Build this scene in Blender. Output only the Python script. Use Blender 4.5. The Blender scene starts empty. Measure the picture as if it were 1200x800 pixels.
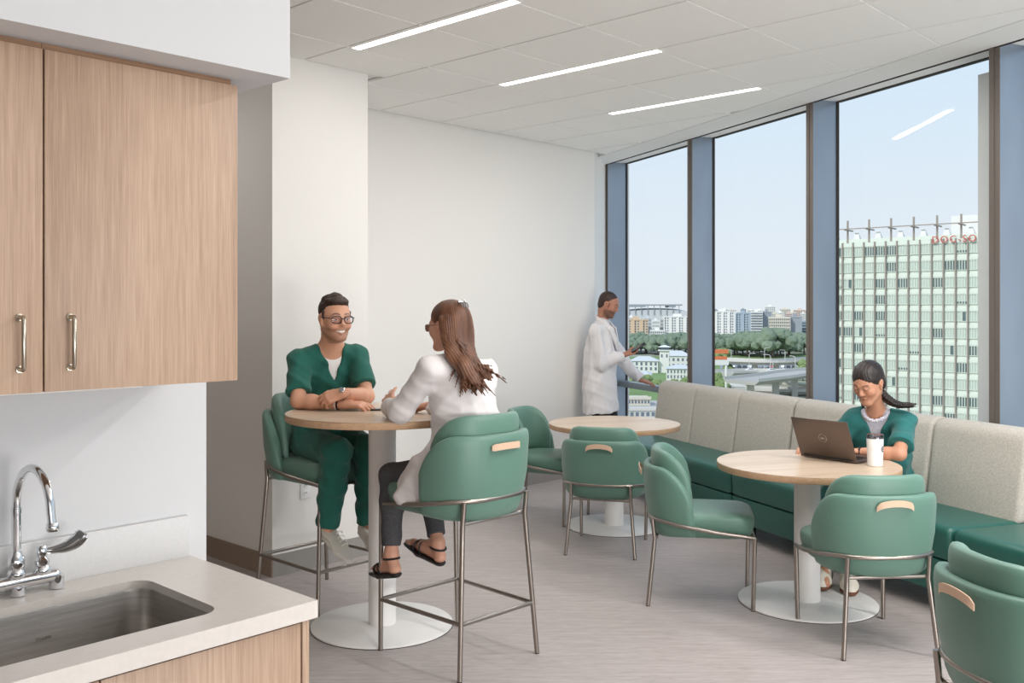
import bpy, bmesh, math, random
import numpy as np
from mathutils import Vector, Matrix
random.seed(7)
PI = math.pi
SC = bpy.context.scene
COL = SC.collection
# ---------------------------------------------------------------- camera
cam_d = bpy.data.cameras.new('camera'); cam = bpy.data.objects.new('camera', cam_d); COL.objects.link(cam)
cam.location = (0, 0, 1.62); cam.rotation_euler = (PI/2, 0, 0)
cam_d.sensor_width = 36; cam_d.lens = 33.6; cam_d.shift_y = -0.0325; cam_d.clip_end = 9000; cam_d.clip_start = 0.05
SC.camera = cam
# ---------------------------------------------------------------- world, sun, exposure
SC.view_settings.view_transform = 'Standard'; SC.view_settings.look = 'None'
SC.view_settings.exposure = 0.15; SC.view_settings.gamma = 1.0; SC.view_settings.use_curve_mapping = False
SKY = 0.98
W = bpy.data.worlds.new('sky'); SC.world = W; W.use_nodes = True
wn = W.node_tree; wn.nodes.clear()
_tc = wn.nodes.new('ShaderNodeTexCoord'); _sp = wn.nodes.new('ShaderNodeSeparateXYZ'); _cr = wn.nodes.new('ShaderNodeValToRGB')
_bg = wn.nodes.new('ShaderNodeBackground'); _wo = wn.nodes.new('ShaderNodeOutputWorld')
wn.links.new(_tc.outputs['Generated'], _sp.inputs[0]); wn.links.new(_sp.outputs['Z'], _cr.inputs[0])
wn.links.new(_cr.outputs[0], _bg.inputs[0]); wn.links.new(_bg.outputs[0], _wo.inputs[0])
e = _cr.color_ramp.elements
e[0].position = 0.0; e[0].color = (0.76, 0.80, 0.84, 1)
e[1].position = 1.0; e[1].color = (0.42, 0.62, 0.90, 1)
for p_, c_ in ((0.06, (0.755, 0.81, 0.87)), (0.14, (0.71, 0.80, 0.89)), (0.27, (0.64, 0.785, 0.925))):
    q = e.new(p_); q.color = (*c_, 1)
_bg.inputs[1].default_value = SKY
sun_d = bpy.data.lights.new('sun', 'SUN'); sun = bpy.data.objects.new('sun', sun_d); COL.objects.link(sun)
sun_d.energy = 2.5; sun_d.angle = 0.01; sun_d.color = (1, 0.95, 0.87)
sun.rotation_euler = Vector((0.62, 0.55, -0.62)).to_track_quat('-Z', 'Y').to_euler()
# ceiling lamps of the room outside the frame (rows of linear fixtures): one soft area lamp per row
LAMP_W = 32.0; BACK_FILL_W = 82.0; UP_FILL_W = 165.0
def area(name, loc, sx, sy, w, rz=0, col=(1, 0.975, 0.945)):
    d = bpy.data.lights.new(name, 'AREA'); d.shape = 'RECTANGLE'; d.size = sx; d.size_y = sy; d.energy = w; d.color = col
    o = bpy.data.objects.new(name, d); COL.objects.link(o); o.location = loc; o.rotation_euler = (0, 0, rz); return o
UA = math.atan2(0.7325, 0.681)            # heading of the room's u axis
def R(u, v, z=0.0):                       # room (u, v) -> world
    return Vector((0.681*u - 0.7325*v, 0.7325*u + 0.681*v, z))
WN = Vector((0.9286, 0.3712, 0)); WT = Vector((0.3712, -0.9286, 0)); W0 = Vector((1.025, 10.2, 0))
WA = math.atan2(WT.y, WT.x)
def G(s, d, z=0.0):                       # window wall: s along it towards the camera, d outwards
    p = W0 + WT*s + WN*d; return Vector((p.x, p.y, z))
for (u_, v_) in ((3.52, 1.25), (4.8, 0.85), (4.8, -0.5), (2.6, -2.0), (3.6, -1.2)):
    area('ceiling_lamp', R(u_, v_, 3.13), 1.3, 0.1, LAMP_W, UA + PI/2)
area('ceiling_lamp', R(2.3, 5.6, 3.1), 0.6, 0.6, 6, UA)  # unseen corridor lamp added to brighten the pier side
# added fill lamps, unseen: one behind the camera, one aimed up at the ceiling
def aimed(name, loc, to, sx, sy, w, col):
    o = area(name, loc, sx, sy, w, 0, col); o.rotation_euler = (Vector(to)-Vector(loc)).to_track_quat('-Z', 'Y').to_euler(); return o
aimed('window_daylight', (3.2, -8.0, 1.6), (0.4, 6, 1.6), 8.0, 2.8, BACK_FILL_W, (0.97, 0.985, 1.0))
aimed('uplight', (3.5, -0.9, 0.8), (2.6, 4.2, 3.4), 2.8, 1.2, UP_FILL_W, (1, 0.98, 0.95))

# ---------------------------------------------------------------- materials
def s2l(c):
    return tuple((x/255/12.92 if x/255 <= 0.04045 else ((x/255+0.055)/1.055)**2.4) for x in c)
class NT:
    def __init__(s, name):
        s.m = bpy.data.materials.new(name); s.m.use_nodes = True; s.t = s.m.node_tree; s.b = s.t.nodes['Principled BSDF']
    def n(s, typ, **kw):
        nd = s.t.nodes.new('ShaderNode'+typ)
        for k, v in kw.items(): setattr(nd, k, v)
        return nd
    def l(s, a, b): s.t.links.new(a, b)
def mat(name, rgb, rough=0.5, metal=0.0, bump=0.0, bscale=200.0, var=0.0, vscale=3.0, stretch=(1, 1, 1), spec=None, sheen=0.0, coat=0.0, emis=None, detail=3.0, rgb2=None):
    """colour with noise variation (towards rgb2), and a fine noise bump"""
    t = NT(name); c = s2l(rgb); b = t.b
    b.inputs['Base Color'].default_value = (*c, 1); b.inputs['Roughness'].default_value = rough; b.inputs['Metallic'].default_value = metal
    if spec is not None: b.inputs['Specular IOR Level'].default_value = spec
    if sheen: b.inputs['Sheen Weight'].default_value = sheen
    if coat: b.inputs['Coat Weight'].default_value = coat
    if emis: b.inputs['Emission Color'].default_value = (*s2l(rgb), 1); b.inputs['Emission Strength'].default_value = emis
    tc = t.n('TexCoord'); mp = t.n('Mapping'); t.l(tc.outputs['Object'], mp.inputs[0]); mp.inputs['Scale'].default_value = stretch
    if var or rgb2:
        nz = t.n('TexNoise'); nz.inputs['Scale'].default_value = vscale; nz.inputs['Detail'].default_value = detail
        t.l(mp.outputs[0], nz.inputs['Vector'])
        mx = t.n('Mix', data_type='RGBA'); cr = t.n('MapRange'); cr.inputs[1].default_value = 0.3; cr.inputs[2].default_value = 0.7
        t.l(nz.outputs['Fac'], cr.inputs[0]); t.l(cr.outputs[0], mx.inputs[0])
        c2 = s2l(rgb2) if rgb2 else tuple(min(1, x*(1+var)) for x in c)
        c1 = c if rgb2 else tuple(x*(1-var) for x in c)
        mx.inputs[6].default_value = (*c1, 1); mx.inputs[7].default_value = (*c2, 1)
        t.l(mx.outputs[2], b.inputs['Base Color'])
    if bump:
        nb = t.n('TexNoise'); nb.inputs['Scale'].default_value = bscale; nb.inputs['Detail'].default_value = 2
        t.l(mp.outputs[0], nb.inputs['Vector'])
        bp = t.n('Bump'); bp.inputs['Strength'].default_value = bump; bp.inputs['Distance'].default_value = 0.002
        t.l(nb.outputs['Fac'], bp.inputs['Height']); t.l(bp.outputs[0], b.inputs['Normal'])
    return t.m
def wood(name, a, b_, axis='Z', scale=1.0, rough=0.5):
    """laminate with long fine grain running along one axis"""
    t = NT(name); tc = t.n('TexCoord'); mp = t.n('Mapping'); t.l(tc.outputs['Object'], mp.inputs[0])
    st = {'Z': (85, 85, 1.9), 'X': (1.9, 85, 85), 'Y': (85, 1.9, 85)}[axis]
    mp.inputs['Scale'].default_value = tuple(x*scale for x in st)
    n1 = t.n('TexNoise'); n1.inputs['Scale'].default_value = 1.0; n1.inputs['Detail'].default_value = 5; n1.inputs['Roughness'].default_value = 0.7
    t.l(mp.outputs[0], n1.inputs['Vector'])
    n2 = t.n('TexNoise'); n2.inputs['Scale'].default_value = 4.0; n2.inputs['Detail'].default_value = 2
    t.l(mp.outputs[0], n2.inputs['Vector'])
    n3 = t.n('TexNoise'); n3.inputs['Scale'].default_value = 0.13; n3.inputs['Detail'].default_value = 1
    t.l(mp.outputs[0], n3.inputs['Vector'])
    m1 = t.n('Math', operation='MULTIPLY'); m1.inputs[1].default_value = 0.55; t.l(n1.outputs['Fac'], m1.inputs[0])
    m2 = t.n('Math', operation='MULTIPLY_ADD'); m2.inputs[1].default_value = 0.3; t.l(n2.outputs['Fac'], m2.inputs[0]); t.l(m1.outputs[0], m2.inputs[2])
    m3 = t.n('Math', operation='MULTIPLY_ADD'); m3.inputs[1].default_value = 0.25; t.l(n3.outputs['Fac'], m3.inputs[0]); t.l(m2.outputs[0], m3.inputs[2])
    cr = t.n('ValToRGB'); t.l(m3.outputs[0], cr.inputs[0])
    cr.color_ramp.elements[0].position = 0.38; cr.color_ramp.elements[0].color = (*s2l(b_), 1)
    cr.color_ramp.elements[1].position = 0.70; cr.color_ramp.elements[1].color = (*s2l(a), 1)
    t.l(cr.outputs[0], t.b.inputs['Base Color']); t.b.inputs['Roughness'].default_value = rough
    bp = t.n('Bump'); bp.inputs['Strength'].default_value = 0.12; bp.inputs['Distance'].default_value = 0.001
    t.l(n2.outputs['Fac'], bp.inputs['Height']); t.l(bp.outputs[0], t.b.inputs['Normal'])
    return t.m
M = {}
M['wall'] = mat('painted_wall', (230, 227, 223), 0.85, bump=0.05, bscale=400)
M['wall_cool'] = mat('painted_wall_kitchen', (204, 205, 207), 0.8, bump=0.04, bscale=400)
M['taupe'] = mat('taupe_paint', (176, 167, 158), 0.85)
M['ceil'] = mat('ceiling_paint', (234, 232, 229), 0.9)
M['tile'] = mat('ceiling_tile', (243, 241, 238), 0.95, bump=0.25, bscale=700)
M['tee'] = mat('ceiling_tee', (238, 237, 234), 0.6)
M['base_brown'] = mat('taupe_vinyl_base', (146, 128, 112), 0.6)  # dim, warm corridor light put into the colour of this vinyl base
M['base_grey'] = mat('grey_vinyl_base', (150, 146, 142), 0.55)
M['lampface'] = mat('lamp_diffuser', (255, 253, 248), 0.5, emis=4.0)
M['white_metal'] = mat('white_powder_coat', (238, 236, 234), 0.35)
M['steel_frame'] = mat('brushed_nickel_tube', (158, 150, 143), 0.33, metal=1.0)
M['chrome'] = mat('chrome', (225, 226, 228), 0.07, metal=1.0)
M['nickel'] = mat('brushed_nickel', (190, 182, 168), 0.28, metal=1.0)
M['steel'] = mat('brushed_stainless', (188, 183, 178), 0.36, metal=1.0, bump=0.15, bscale=60, stretch=(1, 1, 14), var=0.12, vscale=8)
M['green'] = mat('sage_green_leather', (94, 131, 117), 0.42, bump=0.15, bscale=900, sheen=0.15, var=0.05, vscale=2)
M['pipe_green'] = mat('sage_green_seam', (70, 104, 92), 0.5)
M['sofa_green'] = mat('teal_green_vinyl', (38, 92, 82), 0.36, bump=0.1, bscale=700, var=0.06, vscale=1.5)
M['sofa_beige'] = mat('heather_beige_fabric', (196, 190, 181), 0.95, bump=0.5, bscale=380, rgb2=(168, 163, 153), vscale=120, detail=4, sheen=0.2)
M['tan'] = mat('tan_leather_strap', (212, 180, 154), 0.5)
M['black'] = mat('black_plastic', (22, 22, 23), 0.45)
M['dark'] = mat('dark_gap', (52, 48, 45), 0.8)
M['wood'] = wood('light_walnut_laminate', (192, 164, 141), (158, 130, 109), 'Z')
M['wood_x'] = wood('light_walnut_laminate_edge', (188, 158, 130), (150, 118, 92), 'X')
M['scribe'] = wood('cabinet_scribe_wood', (150, 116, 88), (118, 86, 62), 'X')
M['table'] = wood('pale_oak_tabletop', (222, 203, 182), (186, 160, 134), 'X', 0.6, 0.32)
M['table_edge'] = wood('oak_edge_band', (212, 176, 142), (184, 148, 116), 'X', 0.8, 0.45)
M['quartz'] = mat('white_quartz', (212, 206, 200), 0.28, var=0.03, vscale=60, bump=0.0)
M['backsplash'] = mat('white_quartz_backsplash', (205, 205, 205), 0.3, var=0.03, vscale=120)
M['mull_front'] = mat('bronze_anodised_mullion', (112, 104, 98), 0.35, metal=0.3)
M['mull_side'] = mat('blue_grey_anodised_mullion', (140, 152, 166), 0.3, metal=0.55, var=0.08, vscale=3, stretch=(1, 1, 0.4))  # sky reflection put into the blue grey of the side faces
M['rail'] = mat('grey_aluminium_rail', (150, 152, 153), 0.4, metal=0.4)
M['outlet'] = mat('white_outlet_plastic', (235, 235, 233), 0.4)
def floor_mat():
    t = NT('grey_linear_vinyl_floor'); tc = t.n('TexCoord'); mp = t.n('Mapping'); t.l(tc.outputs['Object'], mp.inputs[0])
    mp.inputs['Rotation'].default_value = (0, 0, -UA); mp.inputs['Scale'].default_value = (3.0, 42, 1)
    n1 = t.n('TexNoise'); n1.inputs['Scale'].default_value = 1.0; n1.inputs['Detail'].default_value = 6; n1.inputs['Roughness'].default_value = 0.65
    t.l(mp.outputs[0], n1.inputs['Vector'])
    mp2 = t.n('Mapping'); t.l(tc.outputs['Object'], mp2.inputs[0]); mp2.inputs['Rotation'].default_value = (0, 0, -UA); mp2.inputs['Scale'].default_value = (14, 180, 1)
    n2 = t.n('TexNoise'); n2.inputs['Scale'].default_value = 1.0; n2.inputs['Detail'].default_value = 3
    t.l(mp2.outputs[0], n2.inputs['Vector'])
    a = t.n('Math', operation='MULTIPLY_ADD'); a.inputs[1].default_value = 0.5; t.l(n2.outputs['Fac'], a.inputs[0])
    h = t.n('Math', operation='MULTIPLY'); h.inputs[1].default_value = 0.5; t.l(n1.outputs['Fac'], h.inputs[0]); t.l(h.outputs[0], a.inputs[2])
    cr = t.n('ValToRGB'); t.l(a.outputs[0], cr.inputs[0])
    cr.color_ramp.elements[0].position = 0.34; cr.color_ramp.elements[0].color = (*s2l((154, 144, 142)), 1)
    cr.color_ramp.elements[1].position = 0.66; cr.color_ramp.elements[1].color = (*s2l((190, 181, 179)), 1)
    t.l(cr.outputs[0], t.b.inputs['Base Color']); t.b.inputs['Roughness'].default_value = 0.42
    bp = t.n('Bump'); bp.inputs['Strength'].default_value = 0.08; bp.inputs['Distance'].default_value = 0.001
    t.l(n2.outputs['Fac'], bp.inputs['Height']); t.l(bp.outputs[0], t.b.inputs['Normal'])
    return t.m
M['floor'] = floor_mat()
def glass_mat(name, tint=(0.97, 0.985, 0.99), k=0.9):
    t = NT(name); t.t.nodes.remove(t.b); out = [n for n in t.t.nodes if n.type == 'OUTPUT_MATERIAL'][0]
    tr = t.n('BsdfTransparent'); tr.inputs[0].default_value = (*tint, 1); gl = t.n('BsdfGlossy'); gl.inputs['Roughness'].default_value = 0.0
    fr = t.n('Fresnel'); fr.inputs[0].default_value = 1.45; mu = t.n('Math', operation='MULTIPLY'); mu.inputs[1].default_value = k
    t.l(fr.outputs[0], mu.inputs[0]); mx = t.n('MixShader'); t.l(mu.outputs[0], mx.inputs[0]); t.l(tr.outputs[0], mx.inputs[1]); t.l(gl.outputs[0], mx.inputs[2])
    t.l(mx.outputs[0], out.inputs[0]); return t.m
M['glass'] = glass_mat('window_glass', k=0.022)
M['lens'] = glass_mat('spectacle_lens', (0.93, 0.92, 0.95), 1.0)

# ---------------------------------------------------------------- mesh helpers
class MB:
    """collects shapes, then links them as one mesh object"""
    def __init__(s): s.v = []; s.f = []; s.mi = []; s.cur = 0
    def add(s, vs, fs, mi=None):
        o = len(s.v); s.v += [tuple(v) for v in vs]; s.f += [tuple(i+o for i in f) for f in fs]; s.mi += [s.cur if mi is None else mi]*len(fs); return s
    def box(s, x0, x1, y0, y1, z0, z1, b=0.0, T=None, mi=None):
        if b > 0:
            bm = bmesh.new(); r = bmesh.ops.create_cube(bm, size=1)
            for v in bm.verts: v.co = Vector(((x0+x1)/2+v.co.x*(x1-x0), (y0+y1)/2+v.co.y*(y1-y0), (z0+z1)/2+v.co.z*(z1-z0)))
            bmesh.ops.bevel(bm, geom=list(bm.edges), offset=b, segments=2, affect='EDGES', profile=0.5)
            vs = [v.co.copy() for v in bm.verts]; fs = [[v.index for v in f.verts] for f in bm.faces]; bm.free()
        else:
            vs = [Vector((x, y, z)) for z in (z0, z1) for x, y in ((x0, y0), (x1, y0), (x1, y1), (x0, y1))]
            fs = [(3, 2, 1, 0), (4, 5, 6, 7), (0, 1, 5, 4), (1, 2, 6, 5), (2, 3, 7, 6), (3, 0, 4, 7)]
        if T: vs = [T @ v for v in vs]
        return s.add(vs, fs, mi)
    def prism(s, pts, z0, z1, mi=None):
        n = len(pts); vs = [(p[0], p[1], z0) for p in pts]+[(p[0], p[1], z1) for p in pts]
        return s.add(vs, [tuple(range(n-1, -1, -1)), tuple(range(n, 2*n))]+[(i, (i+1) % n, (i+1) % n+n, i+n) for i in range(n)], mi)
    def loft(s, rings, caps=True, closed=False, mi=None):
        n = len(rings[0]); m = len(rings); vs = [p for r in rings for p in r]; fs = []
        for j in range(m if closed else m-1):
            k = (j+1) % m
            for i in range(n):
                i2 = (i+1) % n; fs.append((j*n+i, j*n+i2, k*n+i2, k*n+i))
        if caps and not closed: fs += [tuple(range(n-1, -1, -1)), tuple(range((m-1)*n, m*n))]
        return s.add(vs, fs, mi)
    def lathe(s, prof, c=(0, 0, 0), n=32, T=None, mi=None):
        rings = [[Vector((c[0]+r*math.cos(2*PI*i/n), c[1]+r*math.sin(2*PI*i/n), c[2]+z)) for i in range(n)] for r, z in prof]
        if T: rings = [[T @ p for p in r] for r in rings]
        return s.loft(rings, mi=mi)
    def tube(s, pts, r, n=10, closed=False, mi=None, smooth=0):
        pts = [Vector(p) for p in pts]
        if smooth: pts = catmull(pts, smooth, closed)
        m = len(pts); rings = []; up = None
        for i in range(m):
            a = pts[i-1] if (i > 0 or closed) else pts[i]; b = pts[(i+1) % m] if (i < m-1 or closed) else pts[i]
            t = (b-a).normalized()
            if up is None: up = (Vector((0, 0, 1)) if abs(t.z) < 0.9 else Vector((1, 0, 0)))
            x = t.cross(up); x = x.normalized() if x.length > 1e-6 else t.orthogonal().normalized()
            y = x.cross(t).normalized(); up = y
            rr = r[i*len(r)//m] if isinstance(r, (list, tuple)) else r
            rings.append([pts[i]+x*rr*math.cos(2*PI*k/n)+y*rr*math.sin(2*PI*k/n) for k in range(n)])
        return s.loft(rings, caps=not closed, closed=closed, mi=mi)
    def sphere(s, c, r, n=12, m=8, mi=None, T=None):
        if not isinstance(r, (tuple, list)): r = (r, r, r)
        rings = [[Vector((c[0]+r[0]*math.sin(a)*math.cos(2*PI*i/n), c[1]+r[1]*math.sin(a)*math.sin(2*PI*i/n), c[2]-r[2]*math.cos(a))) for i in range(n)] for a in [PI*(0.03+0.94*j/m) for j in range(m+1)]]
        if T: rings = [[T @ p for p in q] for q in rings]
        return s.loft(rings, mi=mi)
    def build(s, name, mats, parent=None, smooth=True, angle=40, loc=None, rz=0.0):
        me = bpy.data.meshes.new(name); me.from_pydata(s.v, [], s.f)
        if not isinstance(mats, (list, tuple)): mats = [mats]
        for m in mats: me.materials.append(m)
        if len(mats) > 1: me.polygons.foreach_set('material_index', s.mi)
        bm = bmesh.new(); bm.from_mesh(me); bmesh.ops.recalc_face_normals(bm, faces=bm.faces); bm.to_mesh(me); bm.free()
        if smooth:
            me.polygons.foreach_set('use_smooth', [True]*len(me.polygons))
            try: me.set_sharp_from_angle(angle=math.radians(angle))
            except Exception: pass
        o = bpy.data.objects.new(name, me); COL.objects.link(o)
        if parent: o.parent = parent
        if loc is not None: o.location = loc
        o.rotation_euler.z = rz
        return o
def catmull(P, k, closed=False):
    out = []; n = len(P)
    for i in range(n if closed else n-1):
        g = (lambda j: P[j % n]) if closed else (lambda j: P[min(max(j, 0), n-1)])
        p0, p1, p2, p3 = g(i-1), g(i), g(i+1), g(i+2)
        for q in range(k):
            t = q/k; out.append(0.5*((2*p1)+(p2-p0)*t+(2*p0-5*p1+4*p2-p3)*t*t+(3*p1-p0-3*p2+p3)*t**3))
    if not closed: out.append(P[-1])
    return out
def thing(name, label, cat, loc=(0, 0, 0), rz=0.0, group=None):
    o = bpy.data.objects.new(name, None); COL.objects.link(o); o.empty_display_size = 0.1
    o.location = loc; o.rotation_euler.z = rz; o['label'] = label; o['category'] = cat
    if group: o['group'] = group
    return o
def tag(o, label, cat, group=None, kind=None):
    o['label'] = label; o['category'] = cat
    if group: o['group'] = group
    if kind: o['kind'] = kind
    return o
def struct(o, label=None, cat=None):
    o['kind'] = 'structure'
    if label: o['label'] = label
    if cat: o['category'] = cat
    return o
def copy_tree(o, parent=None, loc=None, rz=None, label=None):
    c = o.copy(); COL.objects.link(c)
    if parent: c.parent = parent
    if loc is not None: c.location = loc
    if rz is not None: c.rotation_euler.z = rz
    if label: c['label'] = label
    for ch in list(o.children): copy_tree(ch, c)
    return c

# ================================================================ THE ROOM
CZ = 3.16
B1 = R(-10.5, 2.561); A1 = R(-10.5, -6.5); A2 = G(20.5, 0)
room = [G(-0.3, 0.26), G(20.5, 0.26), A2, A1, R(-10.5, 2.7), R(1.44, 2.7), R(1.44, 7.6), R(3.235, 7.6), R(3.235, 4.98), R(3.962, 4.98), R(3.962, 5.85), R(7.495, 5.85)]
struct(MB().prism([(p.x, p.y) for p in room], -0.12, 0.0).build('floor', M['floor'], smooth=False), 'grey mauve vinyl floor with fine linear streaks', 'floor')
ceil = struct(MB().prism([(p.x, p.y) for p in room], CZ+0.022, CZ+0.25).build('ceiling', M['ceil'], smooth=False), 'white suspended tile ceiling with linear lights', 'ceiling')
def wall(name, uv, m, z0=-0.1, z1=CZ+0.2, label=None):
    return struct(MB().prism([(R(u, v).x, R(u, v).y) for u, v in uv], z0, z1).build(name, m, smooth=False), label or 'white painted wall', 'wall')
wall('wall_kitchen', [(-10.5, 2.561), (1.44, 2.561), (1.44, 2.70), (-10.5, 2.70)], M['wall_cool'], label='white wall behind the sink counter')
wall('wall_pier', [(3.235, 4.98), (3.962, 4.98), (3.962, 7.7), (3.235, 7.7)], [M['wall']], label='projecting white wall pier beside the corridor')
wall('wall_back', [(3.962, 5.85), (7.495, 5.85), (7.495, 6.0), (3.962, 6.0)], M['wall'], label='long white wall behind the tables')
wall('wall_corridor', [(1.3, 7.6), (3.3, 7.6), (3.3, 7.75), (1.3, 7.75)], M['taupe'])
wall('wall_corridor_side', [(1.30, 2.70), (1.44, 2.70), (1.44, 7.7), (1.30, 7.7)], M['taupe'])
q0, q1 = R(7.495, 5.85), G(-0.083, 0.0)
nn = Vector((-(q1-q0).y, (q1-q0).x, 0)).normalized()*0.14
struct(MB().prism([(p.x, p.y) for p in (q0, q1, G(-0.083, 0.30), G(-0.35, 0.30), q0+nn)], -0.1, CZ+0.2).build('wall_return', M['wall'], smooth=False), 'narrow white wall return beside the first mullion', 'wall')
for nm, p, q in (('wall_behind', A1, A2), ('wall_far_left', R(-10.5, 2.7), A1)):
    dn = Vector((-(q-p).y, (q-p).x, 0)).normalized()*-0.15
    struct(MB().prism([(a.x, a.y) for a in (p, q, q+dn, p+dn)], -0.1, CZ+0.2).build(nm, M['wall'], smooth=False), 'white wall out of view behind the camera', 'wall')
# baseboards
def base(name, p, q, m, off):
    n_ = Vector(((q-p).y, -(q-p).x, 0)).normalized()*off
    struct(MB().prism([(a.x, a.y) for a in (p, q, q+n_, p+n_)], 0.0, 0.13).build(name, m, smooth=False), 'vinyl baseboard', 'baseboard')
base('baseboard_pier_side', R(3.235, 7.6), R(3.235, 4.97), M['base_brown'], 0.01)
base('baseboard_pier', R(3.225, 4.98), R(3.97, 4.98), M['base_grey'], 0.01)
base('baseboard_back', R(3.962, 5.85), R(7.495, 5.85), M['base_grey'], 0.01)
# ceiling tiles: each its own object, clipped to the room
def clip(poly, a, b):
    n_ = Vector((-(b-a).y, (b-a).x)); out = []
    for i in range(len(poly)):
        p, q = poly[i], poly[(i+1) % len(poly)]; dp, dq = (p-a).dot(n_), (q-a).dot(n_)
        if dp >= 0: out.append(p)
        if dp*dq < 0: out.append(p+(q-p)*(dp/(dp-dq)))
    return out
v2 = lambda p: Vector((p.x, p.y))
TG = 0.643; gap = 0.007
full_me = None
tiles_mb = MB()
for i in range(-7, 9):
    for j in range(-7, 9):
        ua, va = 3.46+TG*i, 1.975+TG*j
        cs = [(ua+gap, va+gap), (ua+TG-gap, va+gap), (ua+TG-gap, va+TG-gap), (ua+gap, va+TG-gap)]
        poly = [v2(R(*c)) for c in cs]; n0 = poly[:]
        poly = clip(poly, v2(G(21, -0.31)), v2(G(-2, -0.31)))            # inside of the border by the windows
        if len(poly) > 2 and va+TG > 5.84: poly = clip(poly, v2(R(9, 5.84)), v2(R(-9, 5.84))) if ua > 3.5 else poly
        if len(poly) > 2 and ua < 3.97 and ua+TG > 3.0 and va+TG > 4.97:
            poly = clip(poly, v2(R(9, 4.975)), v2(R(-9, 4.975)))
        if len(poly) > 2 and va+TG > 5.85 and ua < 3.97: poly = []
        if len(poly) > 2 and va+TG > 2.1 and ua < 1.42: poly = clip(poly, v2(R(9, 2.10)), v2(R(-9, 2.10))) if ua+TG < 1.42 or va < 2.1 else poly
        if len(poly) > 2 and ua < -3.0 or va < -3.9: poly = []
        if len(poly) < 3: continue
        area2 = abs(sum(poly[k].x*poly[(k+1) % len(poly)].y-poly[(k+1) % len(poly)].x*poly[k].y for k in range(len(poly))))
        if area2 < 0.01: continue
        whole = len(poly) == 4 and all((poly[k]-n0[k]).length < 1e-6 for k in range(4))
        if whole:
            if full_me is None:
                o = MB().prism([(0, 0), (TG-2*gap, 0), (TG-2*gap, TG-2*gap), (0, TG-2*gap)], 0, 0.016).build('ceiling_tile', M['tile'], ceil, smooth=False); full_me = o.data
            else: o = bpy.data.objects.new('ceiling_tile', full_me); COL.objects.link(o); o.parent = ceil
            p = R(ua+gap, va+gap); o.location = (p.x, p.y, CZ); o.rotation_euler.z = UA
        else:
            c0 = poly[0].copy(); o = MB().prism([(p.x-c0.x, p.y-c0.y) for p in poly], 0, 0.016).build('ceiling_tile', M['tile'], ceil, smooth=False); o.location = (c0.x, c0.y, CZ)
# exposed tees (a light metal grid seen in the joints)
tm = MB()
for j in range(-6, 9):
    vv = 1.975+TG*j; a = R(1.44 if vv > 2.1 else -1.5, vv); dd = R(1, 0)-R(0, 0); g0 = G(0, -0.305); b = a+dd*((g0-a).dot(WN)/dd.dot(WN))
    if vv > 4.97: a = R(3.98, vv)
    if vv > 5.84: continue
    w_ = R(0, 0.006)-R(0, 0)
    tm.prism([(p.x, p.y) for p in (a-w_, b-w_, b+w_, a+w_)], CZ+0.003, CZ+0.0215)
tee = tm.build('ceiling_grid', M['tee'], ceil, smooth=False)
# plaster border by the windows
struct(MB().prism([(p.x, p.y) for p in (G(-0.5, -0.30), G(20.5, -0.30), G(20.5, -0.002), G(-0.1, -0.002))], CZ, CZ+0.03).build('trim_window_border', M['ceil'], smooth=False), 'plain plaster border of the ceiling along the windows', 'ceiling border')
struct(MB().prism([(p.x, p.y) for p in (G(-0.1, -0.002), G(20.5, -0.002), G(20.5, 0.012), G(-0.1, 0.012))], CZ-0.006, CZ+0.03).build('trim_shade_slot', M['dark'], smooth=False), 'dark slot between ceiling border and window head', 'trim')
# soffit over the wall cabinets
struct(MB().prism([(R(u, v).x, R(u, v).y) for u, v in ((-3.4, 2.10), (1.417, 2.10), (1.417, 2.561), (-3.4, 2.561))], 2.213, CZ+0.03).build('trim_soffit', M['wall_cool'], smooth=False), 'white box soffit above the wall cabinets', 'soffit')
# ---- windows
FS = [-0.08+1.652*k for k in range(13)]
for k, s in enumerate(FS):
    nm = 'window_%d' % (k+1)
    fr = MB(); TW = Matrix.Translation(W0) @ Matrix.Rotation(WA, 4, 'Z')     # local x = s, local y = outwards
    s0, s1 = s+0.07, (FS[k+1] if k < 12 else s+1.6)
    fr.box(s0, s1, 0.215, 0.27, 0.0, 0.05); fr.box(s0, s1, 0.22, 0.26, CZ+0.015, CZ+0.03)
    fr.box(s0-0.002, s0+0.010, 0.220, 0.238, 0.04, CZ+0.02); fr.box(s1-0.010, s1+0.002, 0.220, 0.238, 0.04, CZ+0.02)
    w = fr.build(nm, M['dark'], smooth=False, loc=W0, rz=WA); struct(w, 'full height window bay', 'window')
    MB().box(s0, s1, 0.226, 0.234, 0.04, CZ+0.02).build('pane', M['glass'], w, smooth=False)
    mu = MB(); mu.box(s, s+0.07, 0.0, 0.004, 0.0, CZ+0.0); mu.box(s, s+0.032, -0.006, 0.002, 0, CZ)
    mu.build('mullion_cap', M['mull_front'], w, smooth=False)
    MB().box(s+0.001, s+0.069, 0.004, 0.236, 0.0, CZ+0.02).build('mullion', M['mull_side'], w, smooth=False)
    MB().box(s0, s1, 0.11, 0.23, 0.785, 0.845, 0.004).build('rail', M['rail'], w)
# white side channel outside the third visible bay
struct(MB().box(FS[3]-0.322, FS[3]-0.02, 0.262, 0.30, -0.3, 3.10).build('trim_exterior_fin', M['white_metal'], smooth=False, loc=W0, rz=WA), 'white vertical fin outside the glass', 'exterior fin')
struct(MB().prism([(p.x, p.y) for p in (G(-0.4, 0.24), G(20.5, 0.24), G(20.5, 0.6), G(-0.4, 0.6))], -0.6, -0.02).build('trim_slab_edge', M['wall'], smooth=False), 'edge of the floor slab outside the glass', 'slab')

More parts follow.
